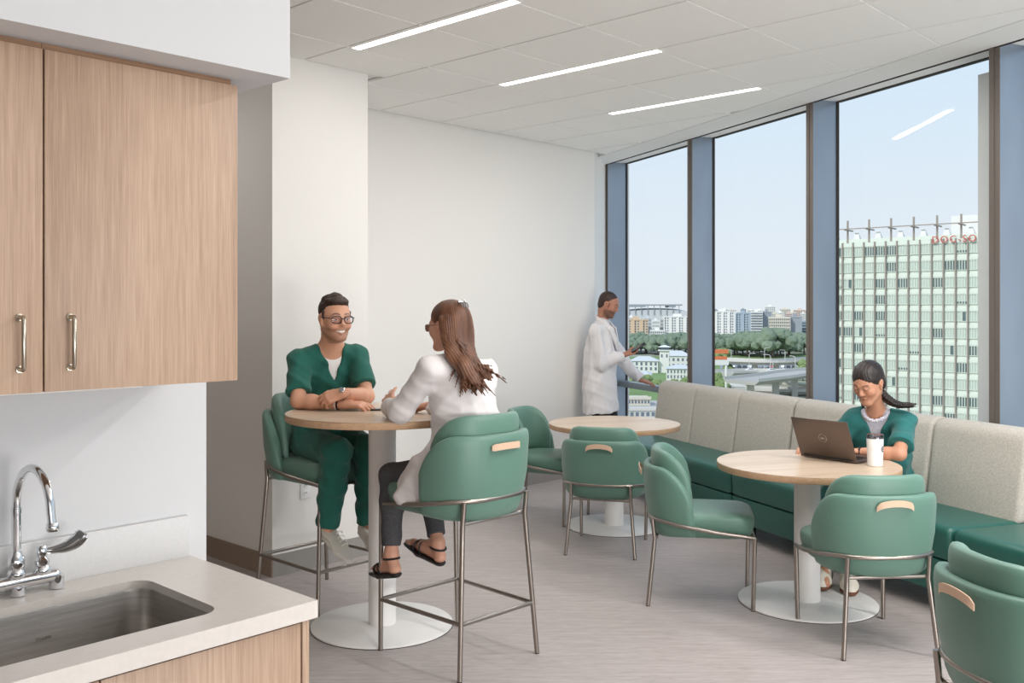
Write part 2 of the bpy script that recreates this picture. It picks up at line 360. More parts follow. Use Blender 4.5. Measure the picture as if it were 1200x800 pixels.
# ---- linear ceiling lights
def linear_light(u, v0, v1, label, w):
    t = thing('linear_light', label, 'light', R(u, (v0+v1)/2, CZ-0.004), UA+PI/2, 'recessed linear ceiling lights')
    L_ = v1-v0
    MB().box(-L_/2, L_/2, -0.034, 0.034, 0.0015, 0.02).build('housing', M['tee'], t, smooth=False)
    MB().box(-L_/2+0.004, L_/2-0.004, -0.027, 0.027, -0.001, 0.006).build('diffuser', M['lampface'], t, smooth=False)
    a = area('lamp', (0, 0, -0.012), L_-0.02, 0.055, w); a.parent = t
linear_light(3.52, 3.24, 4.54, 'linear ceiling light nearest the camera, cut by the top of the frame', 4)
linear_light(4.78, 3.24, 4.54, 'linear ceiling light in the middle of the three', 12)
linear_light(6.07, 3.28, 4.58, 'short looking linear ceiling light nearest the window wall corner', 17)

# ================================================================ KITCHEN COUNTER (local x = u, y = v)
cab = thing('base_cabinet', 'light walnut base cabinet below the sink counter', 'cabinet', (0, 0, 0), UA)
MB().box(-1.2, 1.350, 1.985, 2.55, 0.10, 0.655).box(-1.2, 1.353, 2.04, 2.55, 0.0, 0.10).build('carcass', M['scribe'], cab, smooth=False)
MB().box(1.353, 1.372, 1.952, 2.553, 0.0, 0.862, 0.001).build('end_panel', M['wood'], cab)
for a, b in ((0.863, 1.350), (0.372, 0.859), (-0.119, 0.368), (-0.61, -0.123)):
    MB().box(a, b, 1.955, 1.975, 0.11, 0.856, 0.001).build('door', M['wood'], cab)
MB().box(-1.2, 1.353, 1.975, 1.993, 0.655, 0.866).build('top_rail', M['dark'], cab, smooth=False)
# worktop with sink cut-out
SU0, SU1, SV0, SV1 = 0.38, 1.183, 2.03, 2.423
def rrect(x0, x1, y0, y1, r, n=6):
    P = []
    for cx, cy, a0 in ((x1-r, y1-r, 0), (x0+r, y1-r, PI/2), (x0+r, y0+r, PI), (x1-r, y0+r, 1.5*PI)):
        P += [(cx+r*math.cos(a0+PI/2*i/n), cy+r*math.sin(a0+PI/2*i/n)) for i in range(n+1)]
    return P
def plate_with_hole(x0, x1, y0, y1, hole, z0, z1):
    """rectangular slab with a rounded hole"""
    bm = bmesh.new(); cx, cy = (hole[0][0]+hole[len(hole)//2][0])/2, (hole[0][1]+hole[len(hole)//2][1])/2
    outer = []
    for (hx, hy) in hole:
        dx, dy = hx-cx, hy-cy; t = min([((x1-cx)/dx if dx > 1e-9 else (x0-cx)/dx if dx < -1e-9 else 1e9), ((y1-cy)/dy if dy > 1e-9 else (y0-cy)/dy if dy < -1e-9 else 1e9)])
        outer.append((cx+dx*t, cy+dy*t))
    n = len(hole); mb = MB(); vs = [(p[0], p[1], z) for z in (z0, z1) for p in hole]+[(p[0], p[1], z) for z in (z0, z1) for p in outer]
    fs = []
    for i in range(n):
        j = (i+1) % n
        fs += [(n+i, n+j, 3*n+j, 3*n+i), (i, 2*n+i, 2*n+j, j), (i, j, n+j, n+i)]
    mb.add(vs, fs)
    # corner fillers and outer sides
    for (X, Y) in ((x1, y1), (x0, y1), (x0, y0), (x1, y0)):
        for i in range(n):
            a, b = outer[i], outer[(i+1) % n]
            on = lambda p: (abs(p[0]-X) < 1e-6, abs(p[1]-Y) < 1e-6)
            if (on(a)[0] and on(b)[1]) or (on(a)[1] and on(b)[0]):
                mb.add([(a[0], a[1], z0), (b[0], b[1], z0), (X, Y, z0), (a[0], a[1], z1), (b[0], b[1], z1), (X, Y, z1)], [(0, 1, 2), (3, 4, 5), (0, 2, 5, 3), (2, 1, 4, 5)])
    for i in range(n):
        a, b = outer[i], outer[(i+1) % n]
        if abs(a[0]-b[0]) < 1e-6 or abs(a[1]-b[1]) < 1e-6:
            mb.add([(a[0], a[1], z0), (b[0], b[1], z0), (b[0], b[1], z1), (a[0], a[1], z1)], [(0, 1, 2, 3)])
    bm.free(); return mb
ct = thing('countertop', 'white quartz counter with sink cut-out on the walnut cabinets', 'countertop', (0, 0, 0), UA)
plate_with_hole(-1.2, 1.382, 1.93, 2.560, rrect(SU0, SU1, SV0, SV1, 0.05), 0.889, 0.91).box(-1.2, 1.382, 1.93, 1.95, 0.868, 0.889).box(1.362, 1.382, 1.95, 2.56, 0.868, 0.889).build('slab', M['quartz'], ct, angle=30)
MB().box(-1.2, 1.377, 2.543, 2.5605, 0.91, 1.026, 0.001).build('backsplash', M['backsplash'], ct)
snk = thing('sink', 'undermounted brushed stainless steel sink bowl in the white counter', 'sink', (0, 0, 0), UA)
sm = MB(); rings = []
for (ins, z, r) in ((-0.02, 0.8885, 0.06), (-0.004, 0.8885, 0.055), (-0.003, 0.884, 0.055), (0.0, 0.72, 0.055), (0.006, 0.692, 0.052), (0.02, 0.675, 0.045), (0.045, 0.667, 0.04), (0.15, 0.664, 0.03)):
    rings.append([Vector((x, y, z)) for x, y in rrect(SU0+ins, SU1-ins, SV0+ins, SV1-ins, r, 8)])
sm.loft(rings, caps=False); sm.add([tuple(p) for p in rings[-1]], [tuple(range(len(rings[-1])))])
sm.build('bowl', M['steel'], snk)
MB().lathe([(0.045, 0), (0.045, 0.003), (0.03, 0.001), (0.001, 0.0005)], (0.78, 2.22, 0.6645), 24).build('drain', M['chrome'], snk)
# stamped maker's lettering on the back inside face
cu = bpy.data.curves.new('sink_lettering', 'FONT'); cu.body = 'ELKAY'; cu.size = 0.013; cu.extrude = 0.0003; cu.align_x = 'CENTER'; cu.materials.append(M['nickel'])
so = bpy.data.objects.new('tmp', cu); COL.objects.link(so); _me = bpy.data.meshes.new_from_object(so.evaluated_get(bpy.context.evaluated_depsgraph_get())); bpy.data.objects.remove(so)
so = bpy.data.objects.new('stamped_lettering', _me); COL.objects.link(so); so.parent = snk; so.location = (0.93, SV1-0.0025, 0.812); so.rotation_euler = (PI/2, 0, 0)
# faucet
fa = thing('faucet', 'chrome gooseneck faucet with a wrist blade handle behind the sink', 'faucet', (0, 0, 0), UA)
MB().tube([(0.55, 2.50, 0.945), (0.985, 2.50, 0.945)], 0.017, 16).sphere((0.985, 2.50, 0.945), 0.0165).lathe([(0.0185, 0), (0.0185, 0.03), (0.014, 0.034)], (0.99, 2.50, 0.912), 16).lathe([(0.018, 0), (0.018, 0.02)], (0.898, 2.50, 0.912), 16).lathe([(0.018, 0), (0.018, 0.02)], (0.68, 2.50, 0.912), 16).build('bridge_body', M['chrome'], fa)
MB().lathe([(0.017, 0), (0.021, 0.006), (0.021, 0.014), (0.016, 0.022), (0.0195, 0.03), (0.0195, 0.048), (0.013, 0.06), (0.0105, 0.07)], (0.894, 2.50, 0.955), 20).build('spout_nut', M['chrome'], fa)
SP = [(0.894, 2.50, 1.0), (0.894, 2.50, 1.06), (0.894, 2.50, 1.13)]
for k in range(0, 13):
    a = PI*k/12*1.02; SP.append((0.894+0.012*k/12, 2.50-0.090+0.090*math.cos(a), 1.145+0.090*math.sin(a)))
SP.append((0.907, 2.313, 1.105))
MB().tube(SP[:3], 0.0115, 14).tube(SP[2:], [0.0102], 14).lathe([(0.0125, 0), (0.0125, 0.012)], (0.894, 2.50, 1.115), 14).build('spout', M['chrome'], fa)
MB().lathe([(0.0125, 0), (0.0145, 0.003), (0.0145, 0.016), (0.0115, 0.02)], (0.907, 2.312, 1.098), 16).build('aerator', M['chrome'], fa)
MB().lathe([(0.019, 0), (0.022, 0.006), (0.022, 0.012), (0.016, 0.02), (0.018, 0.026), (0.018, 0.034), (0.011, 0.042), (0.013, 0.046), (0.013, 0.066), (0.010, 0.07)], (0.955, 2.50, 0.955), 20).build('valve_stem', M['chrome'], fa)
bl = MB(); secs = []
path = catmull([Vector(p) for p in ((0.955, 2.497, 1.012), (0.975, 2.485, 1.012), (1.00, 2.468, 1.018), (1.022, 2.45, 1.035), (1.032, 2.442, 1.055))], 5)
for i, p in enumerate(path):
    f = i/(len(path)-1); wd = 0.005+0.0125*min(1, f*1.5); hh = 0.0045 if f < 0.9 else 0.003
    t_ = (path[min(i+1, len(path)-1)]-path[max(i-1, 0)]).normalized(); sd = Vector((-0.35, 0.40, 0.85)); sd = (sd-t_*sd.dot(t_)).normalized()
    up_ = sd.cross(t_).normalized(); 
    if f > 0.93: wd *= 0.75
    secs.append([p+sd*wd*math.cos(a)+up_*hh*math.sin(a) for a in [2*PI*k/12 for k in range(12)]])
bl.loft(secs).build('blade_handle', M['chrome'], fa)
# wall cabinets
def wall_cabinet(a, b, label, hx):
    t = thing('wall_cabinet', label, 'cabinet', (0, 0, 0), UA, 'wall cabinets over the counter')
    MB().box(a, b, 2.232, 2.555, 1.436, 2.195).build('carcass', M['scribe'], t, smooth=False)
    MB().box(a+0.0015, b-0.0015, 2.212, 2.230, 1.433, 2.197, 0.001).build('door', M['wood'], t)
    MB().box(a, b-(0.014 if b > 1 else 0), 2.224, 2.50, 2.197, 2.2125).build('scribe_strip', M['scribe'], t, smooth=False)
    if hx is not None:
        h = MB().tube([(hx, 2.213, 1.486), (hx, 2.192, 1.486), (hx, 2.187, 1.491), (hx, 2.187, 1.595), (hx, 2.192, 1.600), (hx, 2.213, 1.600)], 0.0052, 10)
        h.lathe([(0.008, 0), (0.008, 0.003)], (0, 0, 0), 12, Matrix.Translation((hx, 2.2115, 1.486)) @ Matrix.Rotation(PI/2, 4, 'X')).lathe([(0.008, 0), (0.008, 0.003)], (0, 0, 0), 12, Matrix.Translation((hx, 2.2115, 1.600)) @ Matrix.Rotation(PI/2, 4, 'X'))
        h.build('handle', M['nickel'], [c for c in t.children if c.name.startswith('door')][0])
wall_cabinet(0.849, 1.334, 'walnut wall cabinet door at the free end above the counter', 0.905)
wall_cabinet(0.364, 0.848, 'walnut wall cabinet door cut by the left edge of the frame', 0.797)
ul = thing('undercabinet_light', 'slim white light strip below the wall cabinets', 'light', (0, 0, 0), UA)
MB().box(0.2, 1.17, 2.40, 2.47, 1.414, 1.4355, 0.003).build('housing', M['white_metal'], ul)
# outlet on the pier
ot = thing('wall_outlet', 'white power outlet low on the wall pier behind the bar chair', 'outlet', R(3.47, 4.9795, 0.50), UA)
MB().box(-0.037, 0.037, -0.006, 0.0, -0.06, 0.06, 0.002).build('plate', M['outlet'], ot)
for z in (-0.024, 0.024):
    so_ = MB().box(-0.017, 0.017, -0.008, -0.004, z-0.016, z+0.016, 0.002).build('socket', M['white_metal'], ot)
    MB().box(-0.008, -0.005, -0.0088, -0.0078, z-0.006, z+0.006).box(0.005, 0.008, -0.0088, -0.0078, z-0.006, z+0.006).build('slot', M['dark'], so_, smooth=False)

# ================================================================ TABLES
def round_table(x, y, zt, r, rb, label):
    t = thing('round_table', label, 'table', (x, y, 0), 0.3, 'round pedestal tables with white bases')
    MB().lathe([(0.01, 0), (r-0.002, 0), (r, 0.0005), (r, 0.002)], (0, 0, zt-0.002), 96).build('tabletop', M['table'], t, angle=60)
    MB().lathe([(0.01, 0), (r-0.003, 0), (r+0.0005, 0.003), (r+0.0005, 0.0325), (r-0.002, 0.034)], (0, 0, zt-0.036), 96).build('edge_band', M['table_edge'], t, angle=50)
    MB().lathe([(0.01, 0.012), (0.068, 0.012), (0.070, 0.014), (0.070, zt-0.036)], (0, 0, 0), 48).build('column', M['white_metal'], t)
    MB().lathe([(0.01, 0.001), (rb-0.004, 0.001), (rb, 0.003), (rb, 0.010), (rb-0.003, 0.0125), (0.01, 0.014)], (0, 0, 0), 96).build('base_plate', M['white_metal'], t)
    MB().lathe([(0.01, 0), (rb+0.002, 0), (rb+0.002, 0.002), (0.01, 0.002)], (0, 0, 0.0), 96).build('base_gasket', M['dark'], t)
    return t
TB = (-0.664, 4.891, 1.092); TR = (1.629, 5.274, 0.768); TF = (0.761, 7.12, 0.765)
round_table(*TB, 0.485, 0.36, 'tall round bar table with pale oak top where two people talk')
round_table(*TR, 0.487, 0.372, 'low round oak table with the laptop on it')
round_table(*TF, 0.485, 0.36, 'low round oak table in front of the standing man')

# ================================================================ CHAIRS
def supell(phi, a, b, e=0.7):
    s_, c_ = math.sin(phi), math.cos(phi)
    return (a*math.copysign(abs(s_)**e, s_), -b*math.copysign(abs(c_)**e, c_))
def make_chair(kind, label, arch=0.006):
    dz = 0.30 if kind == 'bar' else 0.0
    t = thing('bar_chair' if kind == 'bar' else 'dining_chair', label, 'chair')
    # seat pad: rounded block
    mb = MB(); rings = []; n = 44
    prof = [(0.62, 0.372), (0.80, 0.374), (0.90, 0.382), (0.955, 0.40), (0.985, 0.43), (1.0, 0.455), (0.995, 0.478), (0.965, 0.494), (0.90, 0.503), (0.6, 0.511), (0.2, 0.514)]
    for k_, z in prof:
        ring = []
        for i in range(n):
            a = 2*PI*i/n; c_, s_ = math.cos(a), math.sin(a); ee = 0.42
            x = 0.25*k_*math.copysign(abs(c_)**ee, c_); y = 0.035+0.255*k_*math.copysign(abs(s_)**ee, s_)
            ring.append(Vector((x, y, z+dz - (0.012 if y < -0.1 else 0)*0)))
        rings.append(ring)
    mb.loft(rings).build('seat', M['green'], t, angle=60)
    # wrap-around lower back with sloping arms
    mb = MB(); rings = []; N = 56; PH = math.radians(84)
    for i in range(N+1):
        f = -1+2*i/N; phi = PH*f; af = abs(f)
        cap = math.sqrt(max(0.0, 1-max(0, (af-0.965)/0.035)**2))
        g = max(0, (af-0.48)/0.52); top = 0.757+dz-0.255*(1-math.sqrt(max(0, 1-g**2.2)))
        bot = 0.368+dz+0.02*(af**2); th = 0.026*(0.25+0.75*cap)
        ring = []
        for j in range(20):
            a = 2*PI*j/20; ca, sa = math.cos(a), math.sin(a)
            zz = (top+bot)/2+(top-bot)/2*math.copysign(abs(sa)**0.28, sa); off = th*math.copysign(abs(ca)**0.6, ca)
            rel = (zz-dz-0.37)/0.4
            A = 0.262+off+0.020*rel - 0.045*max(0, 0.35-rel)**1.2*1.6; B = 0.255+off+0.028*rel - 0.06*max(0, 0.35-rel)**1.2*1.6
            x, y = supell(phi, A, B); ring.append(Vector((x, y-0.015+0.03*af, zz)))
        rings.append(ring)
    mb.loft(rings).build('backrest', M['green'], t, angle=70)
    # crown cushion rising behind the shoulders
    mb = MB(); rings = []; N = 40; PH = math.radians(84)
    for i in range(N+1):
        f = -1+2*i/N; phi = PH*f; af = abs(f)
        cap = math.sqrt(max(0.0, 1-max(0, (af-0.30)/0.70)**2.5)); top = 0.62+dz+0.222*(0.02+0.98*cap); bot = 0.50+dz; th = 0.030*(0.45+0.55*cap)
        ring = []
        for j in range(20):
            a = 2*PI*j/20; ca, sa = math.cos(a), math.sin(a)
            zz = (top+bot)/2+(top-bot)/2*math.copysign(abs(sa)**0.35, sa); off = th*math.copysign(abs(ca)**0.7, ca)
            rel = (zz-dz-0.45)/0.4
            x, y = supell(phi, 0.208+off+0.02*rel, 0.212+off+0.03*rel, 0.75); ring.append(Vector((x, y-0.01, zz)))
        rings.append(ring)
    mb.loft(rings).build('crown_cushion', M['green'], t, angle=70)
    # tube frame
    pts = []
    def rz_(y): f = min(1, max(0, (0.285-y)/0.50)); return 0.392+dz+0.075*f
    pts.append(Vector((-0.232, 0.288, 0.392+dz)))
    for k in range(0, 25):
        phi = -math.radians(100)+math.radians(200)*k/24; x, y = supell(phi, 0.281, 0.281, 0.72); y -= 0.003
        pts.append(Vector((x, y, rz_(y))))
    pts.append(Vector((0.232, 0.288, 0.392+dz)))
    pts[0], pts[-1] = Vector((-0.235, 0.28, 0.392+dz)), Vector((0.235, 0.28, 0.392+dz))
    MB().tube(pts, 0.0112, 10, smooth=3).build('ring_rail', M['steel_frame'], t)
    MB().tube([(-0.235, 0.28, 0.384+dz), (0.235, 0.28, 0.384+dz)], 0.009, 8).tube([(-0.19, -0.24, 0.366+dz), (0.19, -0.24, 0.366+dz)], 0.009, 8).tube([(0, -0.24, 0.366+dz), (0, 0.28, 0.376+dz)], 0.009, 8).build('under_frame', M['steel_frame'], t)
    L = {}
    sx = 0.245 if kind == 'bar' else 0.228
    for sgn in (-1, 1):
        ft = Vector((0.235*sgn, 0.28, 0.392+dz)); fb = Vector((sx*sgn, 0.272, 0.004))
        rt = Vector((0.197*sgn, -0.262, rz_(-0.25))); rk = Vector((0.197*sgn, -0.25, 0.36+dz)); rb = Vector(((sx)*sgn, -0.285, 0.004))
        L[('f', sgn)] = (ft, fb); L[('r', sgn)] = (rk, rb)
        lg = MB().tube([ft, fb], 0.0115, 10).build('leg', M['steel_frame'], t)
        MB().lathe([(0.0105, 0), (0.0105, 0.012)], (fb.x, fb.y, 0.0), 10).build('glide', M['black'], lg)
        lg = MB().tube([rt, rk, rk+(rb-rk)*0.1, rb], 0.0115, 10).build('leg', M['steel_frame'], t)
        MB().lathe([(0.0105, 0), (0.0105, 0.012)], (rb.x, rb.y, 0.0), 10).build('glide', M['black'], lg)
    if kind == 'bar':
        at = lambda k_, z: L[k_][0]+(L[k_][1]-L[k_][0])*((L[k_][0].z-z)/(L[k_][0].z-L[k_][1].z))
        for a, b in ((('f', -1), ('f', 1)), (('r', -1), ('r', 1)), (('f', -1), ('r', -1)), (('f', 1), ('r', 1))):
            MB().tube([at(a, 0.24), at(b, 0.24)], 0.0100, 10).build('foot_rung', M['steel_frame'], t)
    # leather pull strap
    mb = MB(); secs = []; zc = 0.700+dz
    for i in range(17):
        f = -1+2*i/16; x = 0.088*f; b = math.sqrt(max(0, 1-f*f)); z = zc+arch*b*2; w = 0.015 if abs(f) < 0.95 else 0.011
        y0 = supell(math.asin(min(1, (abs(x)/0.30)**(1/0.7))), 0.30, 0.3095+0.0, 0.7)[1]-0.016-0.014*b
        secs.append([Vector((x, y0, z-w)), Vector((x, y0-0.004, z-w)), Vector((x, y0-0.004, z+w)), Vector((x, y0, z+w))])
    st = mb.loft(secs).build('pull_strap', M['tan'], t, angle=30)
    for sg in (-1, 1):
        MB().sphere((0.081*sg, -0.327, zc), (0.0045, 0.003, 0.0045), 10, 6).build('rivet', M['nickel'], st)
    return t
def face(dx, dy): return math.atan2(dy, dx)-PI/2
FB = face(-0.71, 0.70)
barc = make_chair('bar', 'green bar chair the woman in the white coat sits on', 0.003)
barc['group'] = 'green bar chairs at the tall table'
cB = Vector((-0.055, 4.315, 0))+Vector((-0.71, 0.70, 0))*0.285
barc.location = cB; barc.rotation_euler.z = FB
cA = Vector((-1.055, 5.345, 0))
bar2 = copy_tree(barc, loc=cA, rz=face(0.75, -0.66), label='green bar chair under the smiling man in green scrubs')
dc = make_chair('dining', 'green dining chair seen from behind at the laptop table', 0.014)
dc['group'] = 'green dining chairs at the low tables'
dc.location = (1.73, 4.70, 0); dc.rotation_euler.z = face(-0.08, 0.997)
copy_tree(dc, loc=(1.06, 5.38, 0), rz=face(0.985, -0.17), label='green dining chair in side profile between the two low tables')
copy_tree(dc, loc=(0.645, 6.49, 0), rz=face(0.26, 0.965), label='green dining chair with its back to us at the far table')
copy_tree(dc, loc=(0.25, 7.42, 0), rz=face(0.884, -0.467), label='farthest green dining chair, by the white wall behind the bar chair')
copy_tree(dc, loc=(1.725, 3.08, 0), rz=face(0.985, 0.17), label='green dining chair cut by the bottom right corner of the frame')

# ================================================================ SOFA (local x = s, y = d)
def pillow(prof, x0, x1, r, mb=None, n=7):
    mb = mb or MB(); cy = sum(p[0] for p in prof)/len(prof); cz = sum(p[1] for p in prof)/len(prof)
    hy = max(abs(p[0]-cy) for p in prof); hz = max(abs(p[1]-cz) for p in prof); rings = []
    st = [(x0+r*(1-math.cos(PI/2*k/n)), r*(1-math.sin(PI/2*k/n))) for k in range(n+1)]
    st = st+[(x0+x1-x, e_) for x, e_ in reversed(st)]
    for x, e_ in st: rings.append([Vector((x, cy+(p[0]-cy)*(1-e_/hy), cz+(p[1]-cz)*(1-e_/hz))) for p in prof])
    return mb.loft(rings)
def rprof(pts, r, n=5):
    out = []; m = len(pts)
    for i in range(m):
        p, a, b = Vector(pts[i]), Vector(pts[i-1]), Vector(pts[(i+1) % m]); rr = r[i] if isinstance(r, (list, tuple)) else r
        da, db = (a-p).normalized(), (b-p).normalized(); p0, p1 = p+da*rr, p+db*rr
        for k in range(n+1):
            t = k/n; out.append(tuple(p0*(1-t)**2+p*2*t*(1-t)+p1*t*t))
    return out
bp = rprof([(-0.285, 0.44), (-0.205, 0.955), (-0.045, 0.955), (-0.015, 0.44)], [0.02, 0.075, 0.06, 0.02])
sp = rprof([(-0.76, 0.295), (-0.77, 0.472), (-0.20, 0.462), (-0.20, 0.295)], [0.015, 0.05, 0.02, 0.01])
lp = rprof([(-0.755, 0.11), (-0.755, 0.289), (-0.03, 0.289), (-0.03, 0.11)], 0.012)
def sofa(x0, x1, seams, label, back=True):
    t = thing('sofa', label, 'sofa', W0, WA, 'modules of the window sofa')
    if back:
        e_ = [x0]+seams+[x1]
        for i in range(len(e_)-1):
            pillow(bp, e_[i]+0.001, e_[i+1]-0.001, 0.035 if len(seams) else 0.02).build('back_panel', M['sofa_beige'], t, angle=60)
    pillow(sp, x0+0.002, x1-0.002, 0.03).build('seat_cushion', M['sofa_green'], t, angle=60)
    pillow(lp, x0+0.004, x1-0.004, 0.012).build('plinth', M['sofa_green'], t, angle=60)
    for x in (x0+0.15, x1-0.15):
        for y in (-0.68, -0.12):
            MB().lathe([(0.018, 0.0), (0.022, 0.11)], (x, y, 0.001), 12).build('foot', M['black'], t)
    return t
sofa(1.40, 3.335, [2.02, 2.66], 'left module of the window sofa with empty grey back panels')
sofa(3.345, 5.31, [3.99, 4.65], 'sofa module the woman with the laptop sits on')
sofa(5.32, 7.2, [], 'backless end module of the window sofa, at the right edge of the frame', back=False)

# ================================================================ PEOPLE: distance fields -> smooth meshes
def V(*a): return np.array(a[0] if len(a) == 1 else a, dtype=np.float64)
def nrm(v): v = np.asarray(v, float); return v/np.linalg.norm(v)
class Field:
    """solid built of smoothly joined tapered limbs and ellipsoids on a grid; mesh() extracts its surface"""
    def __init__(s, lo, hi, h):
        s.h = h; s.ax = [np.arange(l, u+h, h).astype(np.float32) for l, u in zip(lo, hi)]
        s.D = np.full([len(a) for a in s.ax], 1.0, np.float32)
    def sl(s, lo, hi, m):
        out = []
        for a, l, u in zip(s.ax, lo, hi):
            i = int(max(0, np.searchsorted(a, l-m)-1)); j = int(min(len(a), np.searchsorted(a, u+m)+1)); out.append(slice(i, max(j, i)))
        return tuple(out)
    def xyz(s, q): return s.ax[0][q[0]][:, None, None], s.ax[1][q[1]][None, :, None], s.ax[2][q[2]][None, None, :]
    def put(s, q, d, k, op):
        A = s.D[q]
        if op == 'u':
            if k > 0: h = np.maximum(k-np.abs(A-d), 0)/k; s.D[q] = np.minimum(A, d)-h*h*k*0.25
            else: s.D[q] = np.minimum(A, d)
        elif op == 's':
            d = -d
            if k > 0: h = np.maximum(k-np.abs(A-d), 0)/k; s.D[q] = np.maximum(A, d)+h*h*k*0.25
            else: s.D[q] = np.maximum(A, d)
    def cone(s, a, b, ra, rb, k=0.02, flat=None, ff=1.5, op='u', ca=False, cb=False, ca_n=None, cb_n=None):
        """limb from a to b; flat = direction in which it is thinner by ff; ca/cb cut the ends square"""
        a, b = V(a), V(b); R_ = max(ra, rb); lo = np.minimum(a, b)-R_; hi = np.maximum(a, b)+R_; q = s.sl(lo, hi, 0.035+k)
        X, Y, Z = s.xyz(q); px, py, pz = X-a[0], Y-a[1], Z-a[2]; ab = b-a; L2 = max(float(ab @ ab), 1e-9)
        t = np.clip((px*ab[0]+py*ab[1]+pz*ab[2])/L2, 0, 1)
        qx, qy, qz = px-t*ab[0], py-t*ab[1], pz-t*ab[2]
        if flat is not None:
            n = nrm(flat); w = (qx*n[0]+qy*n[1]+qz*n[2])*(ff-1); qx, qy, qz = qx+w*n[0], qy+w*n[1], qz+w*n[2]
        d = np.sqrt(qx*qx+qy*qy+qz*qz)-(ra+(rb-ra)*t)
        u = nrm(ab)
        if cb: n = u if cb_n is None else nrm(cb_n); d = np.maximum(d, (X-b[0])*n[0]+(Y-b[1])*n[1]+(Z-b[2])*n[2])
        if ca: n = -u if ca_n is None else nrm(ca_n); d = np.maximum(d, (X-a[0])*n[0]+(Y-a[1])*n[1]+(Z-a[2])*n[2])
        s.put(q, d.astype(np.float32), k, op)
    def path(s, P, Rr, k=0.015, **kw):
        for i in range(len(P)-1): s.cone(P[i], P[i+1], Rr[i], Rr[i+1], k if i == 0 else k*0.6, **kw)
    def ell(s, c, r, Mx=None, k=0.02, op='u'):
        c = V(c); r = V(r); R_ = r.max(); q = s.sl(c-R_, c+R_, 0.035+k); X, Y, Z = s.xyz(q); px, py, pz = X-c[0], Y-c[1], Z-c[2]
        if Mx is None: Mx = np.eye(3)
        l = [px*Mx[0, i]+py*Mx[1, i]+pz*Mx[2, i] for i in range(3)]
        k0 = np.sqrt((l[0]/r[0])**2+(l[1]/r[1])**2+(l[2]/r[2])**2); k1 = np.sqrt((l[0]/r[0]**2)**2+(l[1]/r[1]**2)**2+(l[2]/r[2]**2)**2)+1e-6
        s.put(q, (k0*(k0-1)/k1).astype(np.float32), k, op)
    def cut(s, p, n, k=0.0, c=None, r=9):
        """remove what lies beyond a plane (within r of c)"""
        p, n = V(p), nrm(n); q = s.sl(V(c)-r, V(c)+r, 0) if c is not None else tuple(slice(0, len(a)) for a in s.ax)
        X, Y, Z = s.xyz(q); s.put(q, -((X-p[0])*n[0]+(Y-p[1])*n[1]+(Z-p[2])*n[2]).astype(np.float32), k, 's')
    def func(s, f, lo=None, hi=None):
        q = s.sl(lo, hi, 0) if lo is not None else tuple(slice(0, len(a)) for a in s.ax)
        X, Y, Z = s.xyz(q); s.D[q] = f(X, Y, Z, s.D[q])
    def disp(s, f, band=0.03):
        I = np.nonzero(np.abs(s.D) < band); P = np.stack([s.ax[i][I[i]] for i in range(3)], 1); s.D[I] += f(P).astype(np.float32)
    def mesh(s, name, m, parent, color=None, sharp=False):
        D = s.D; D[0], D[-1] = 1, 1; D[:, 0], D[:, -1] = 1, 1; D[:, :, 0], D[:, :, -1] = 1, 1
        ins = D < 0; c = [ins[i:ins.shape[0]-1+i, j:ins.shape[1]-1+j, k:ins.shape[2]-1+k] for i in (0, 1) for j in (0, 1) for k in (0, 1)]
        al = c[0].copy(); an = c[0].copy()
        for z in c[1:]: al &= z; an |= z
        act = an & ~al; I = np.nonzero(act); n = len(I[0]); ids = np.full(act.shape, -1, np.int32); ids[I] = np.arange(n)
        off = [(i, j, k) for i in (0, 1) for j in (0, 1) for k in (0, 1)]
        val = {o_: D[I[0]+o_[0], I[1]+o_[1], I[2]+o_[2]] for o_ in off}; acc = np.zeros((n, 3)); cnt = np.zeros(n)
        for a in off:
            for ax in range(3):
                if a[ax] == 0:
                    b = list(a); b[ax] = 1; va, vb = val[a], val[tuple(b)]; m_ = (va < 0) != (vb < 0); t = np.where(m_, va/np.where(m_, va-vb, 1), 0)
                    p = np.zeros((n, 3)); p[:] = a; p[:, ax] = t; acc += p*m_[:, None]; cnt += m_
        fr = acc/cnt[:, None]; P = np.stack([s.ax[i][I[i]]+fr[:, i]*s.h for i in range(3)], 1)
        F = []
        for ax in range(3):
            b1, b2 = (ax+1) % 3, (ax+2) % 3; sA = [slice(None)]*3; sB = [slice(None)]*3; sA[ax] = slice(0, -1); sB[ax] = slice(1, None)
            ch = ins[tuple(sA)] != ins[tuple(sB)]; J = list(np.nonzero(ch)); fl = ins[tuple(sA)][tuple(J)]
            ok = (J[b1] > 0) & (J[b2] > 0); J = [j[ok] for j in J]; fl = fl[ok]
            def cid(d1, d2):
                K = list(J); K[b1] = J[b1]-d1; K[b2] = J[b2]-d2; return ids[tuple(K)]
            Q = np.stack([cid(1, 1), cid(0, 1), cid(0, 0), cid(1, 0)], 1); Q[~fl] = Q[~fl][:, ::-1]; F.append(Q)
        F = np.concatenate(F); F = F[(F >= 0).all(1)]
        me = bpy.data.meshes.new(name); me.vertices.add(n); me.vertices.foreach_set('co', P.astype(np.float32).ravel())
        me.loops.add(F.size); me.loops.foreach_set('vertex_index', F.astype(np.int32).ravel())
        me.polygons.add(len(F)); me.polygons.foreach_set('loop_start', np.arange(0, F.size, 4, dtype=np.int32))
        me.update(calc_edges=True); me.polygons.foreach_set('use_smooth', np.ones(len(F), bool))
        if color is not None:
            at = me.color_attributes.new('tint', 'FLOAT_COLOR', 'POINT'); cc = np.ones((n, 4), np.float32); cc[:, :3] = color(P); at.data.foreach_set('color', cc.ravel())
        me.materials.append(m); o = bpy.data.objects.new(name, me); COL.objects.link(o)
        if parent: o.parent = parent
        return o
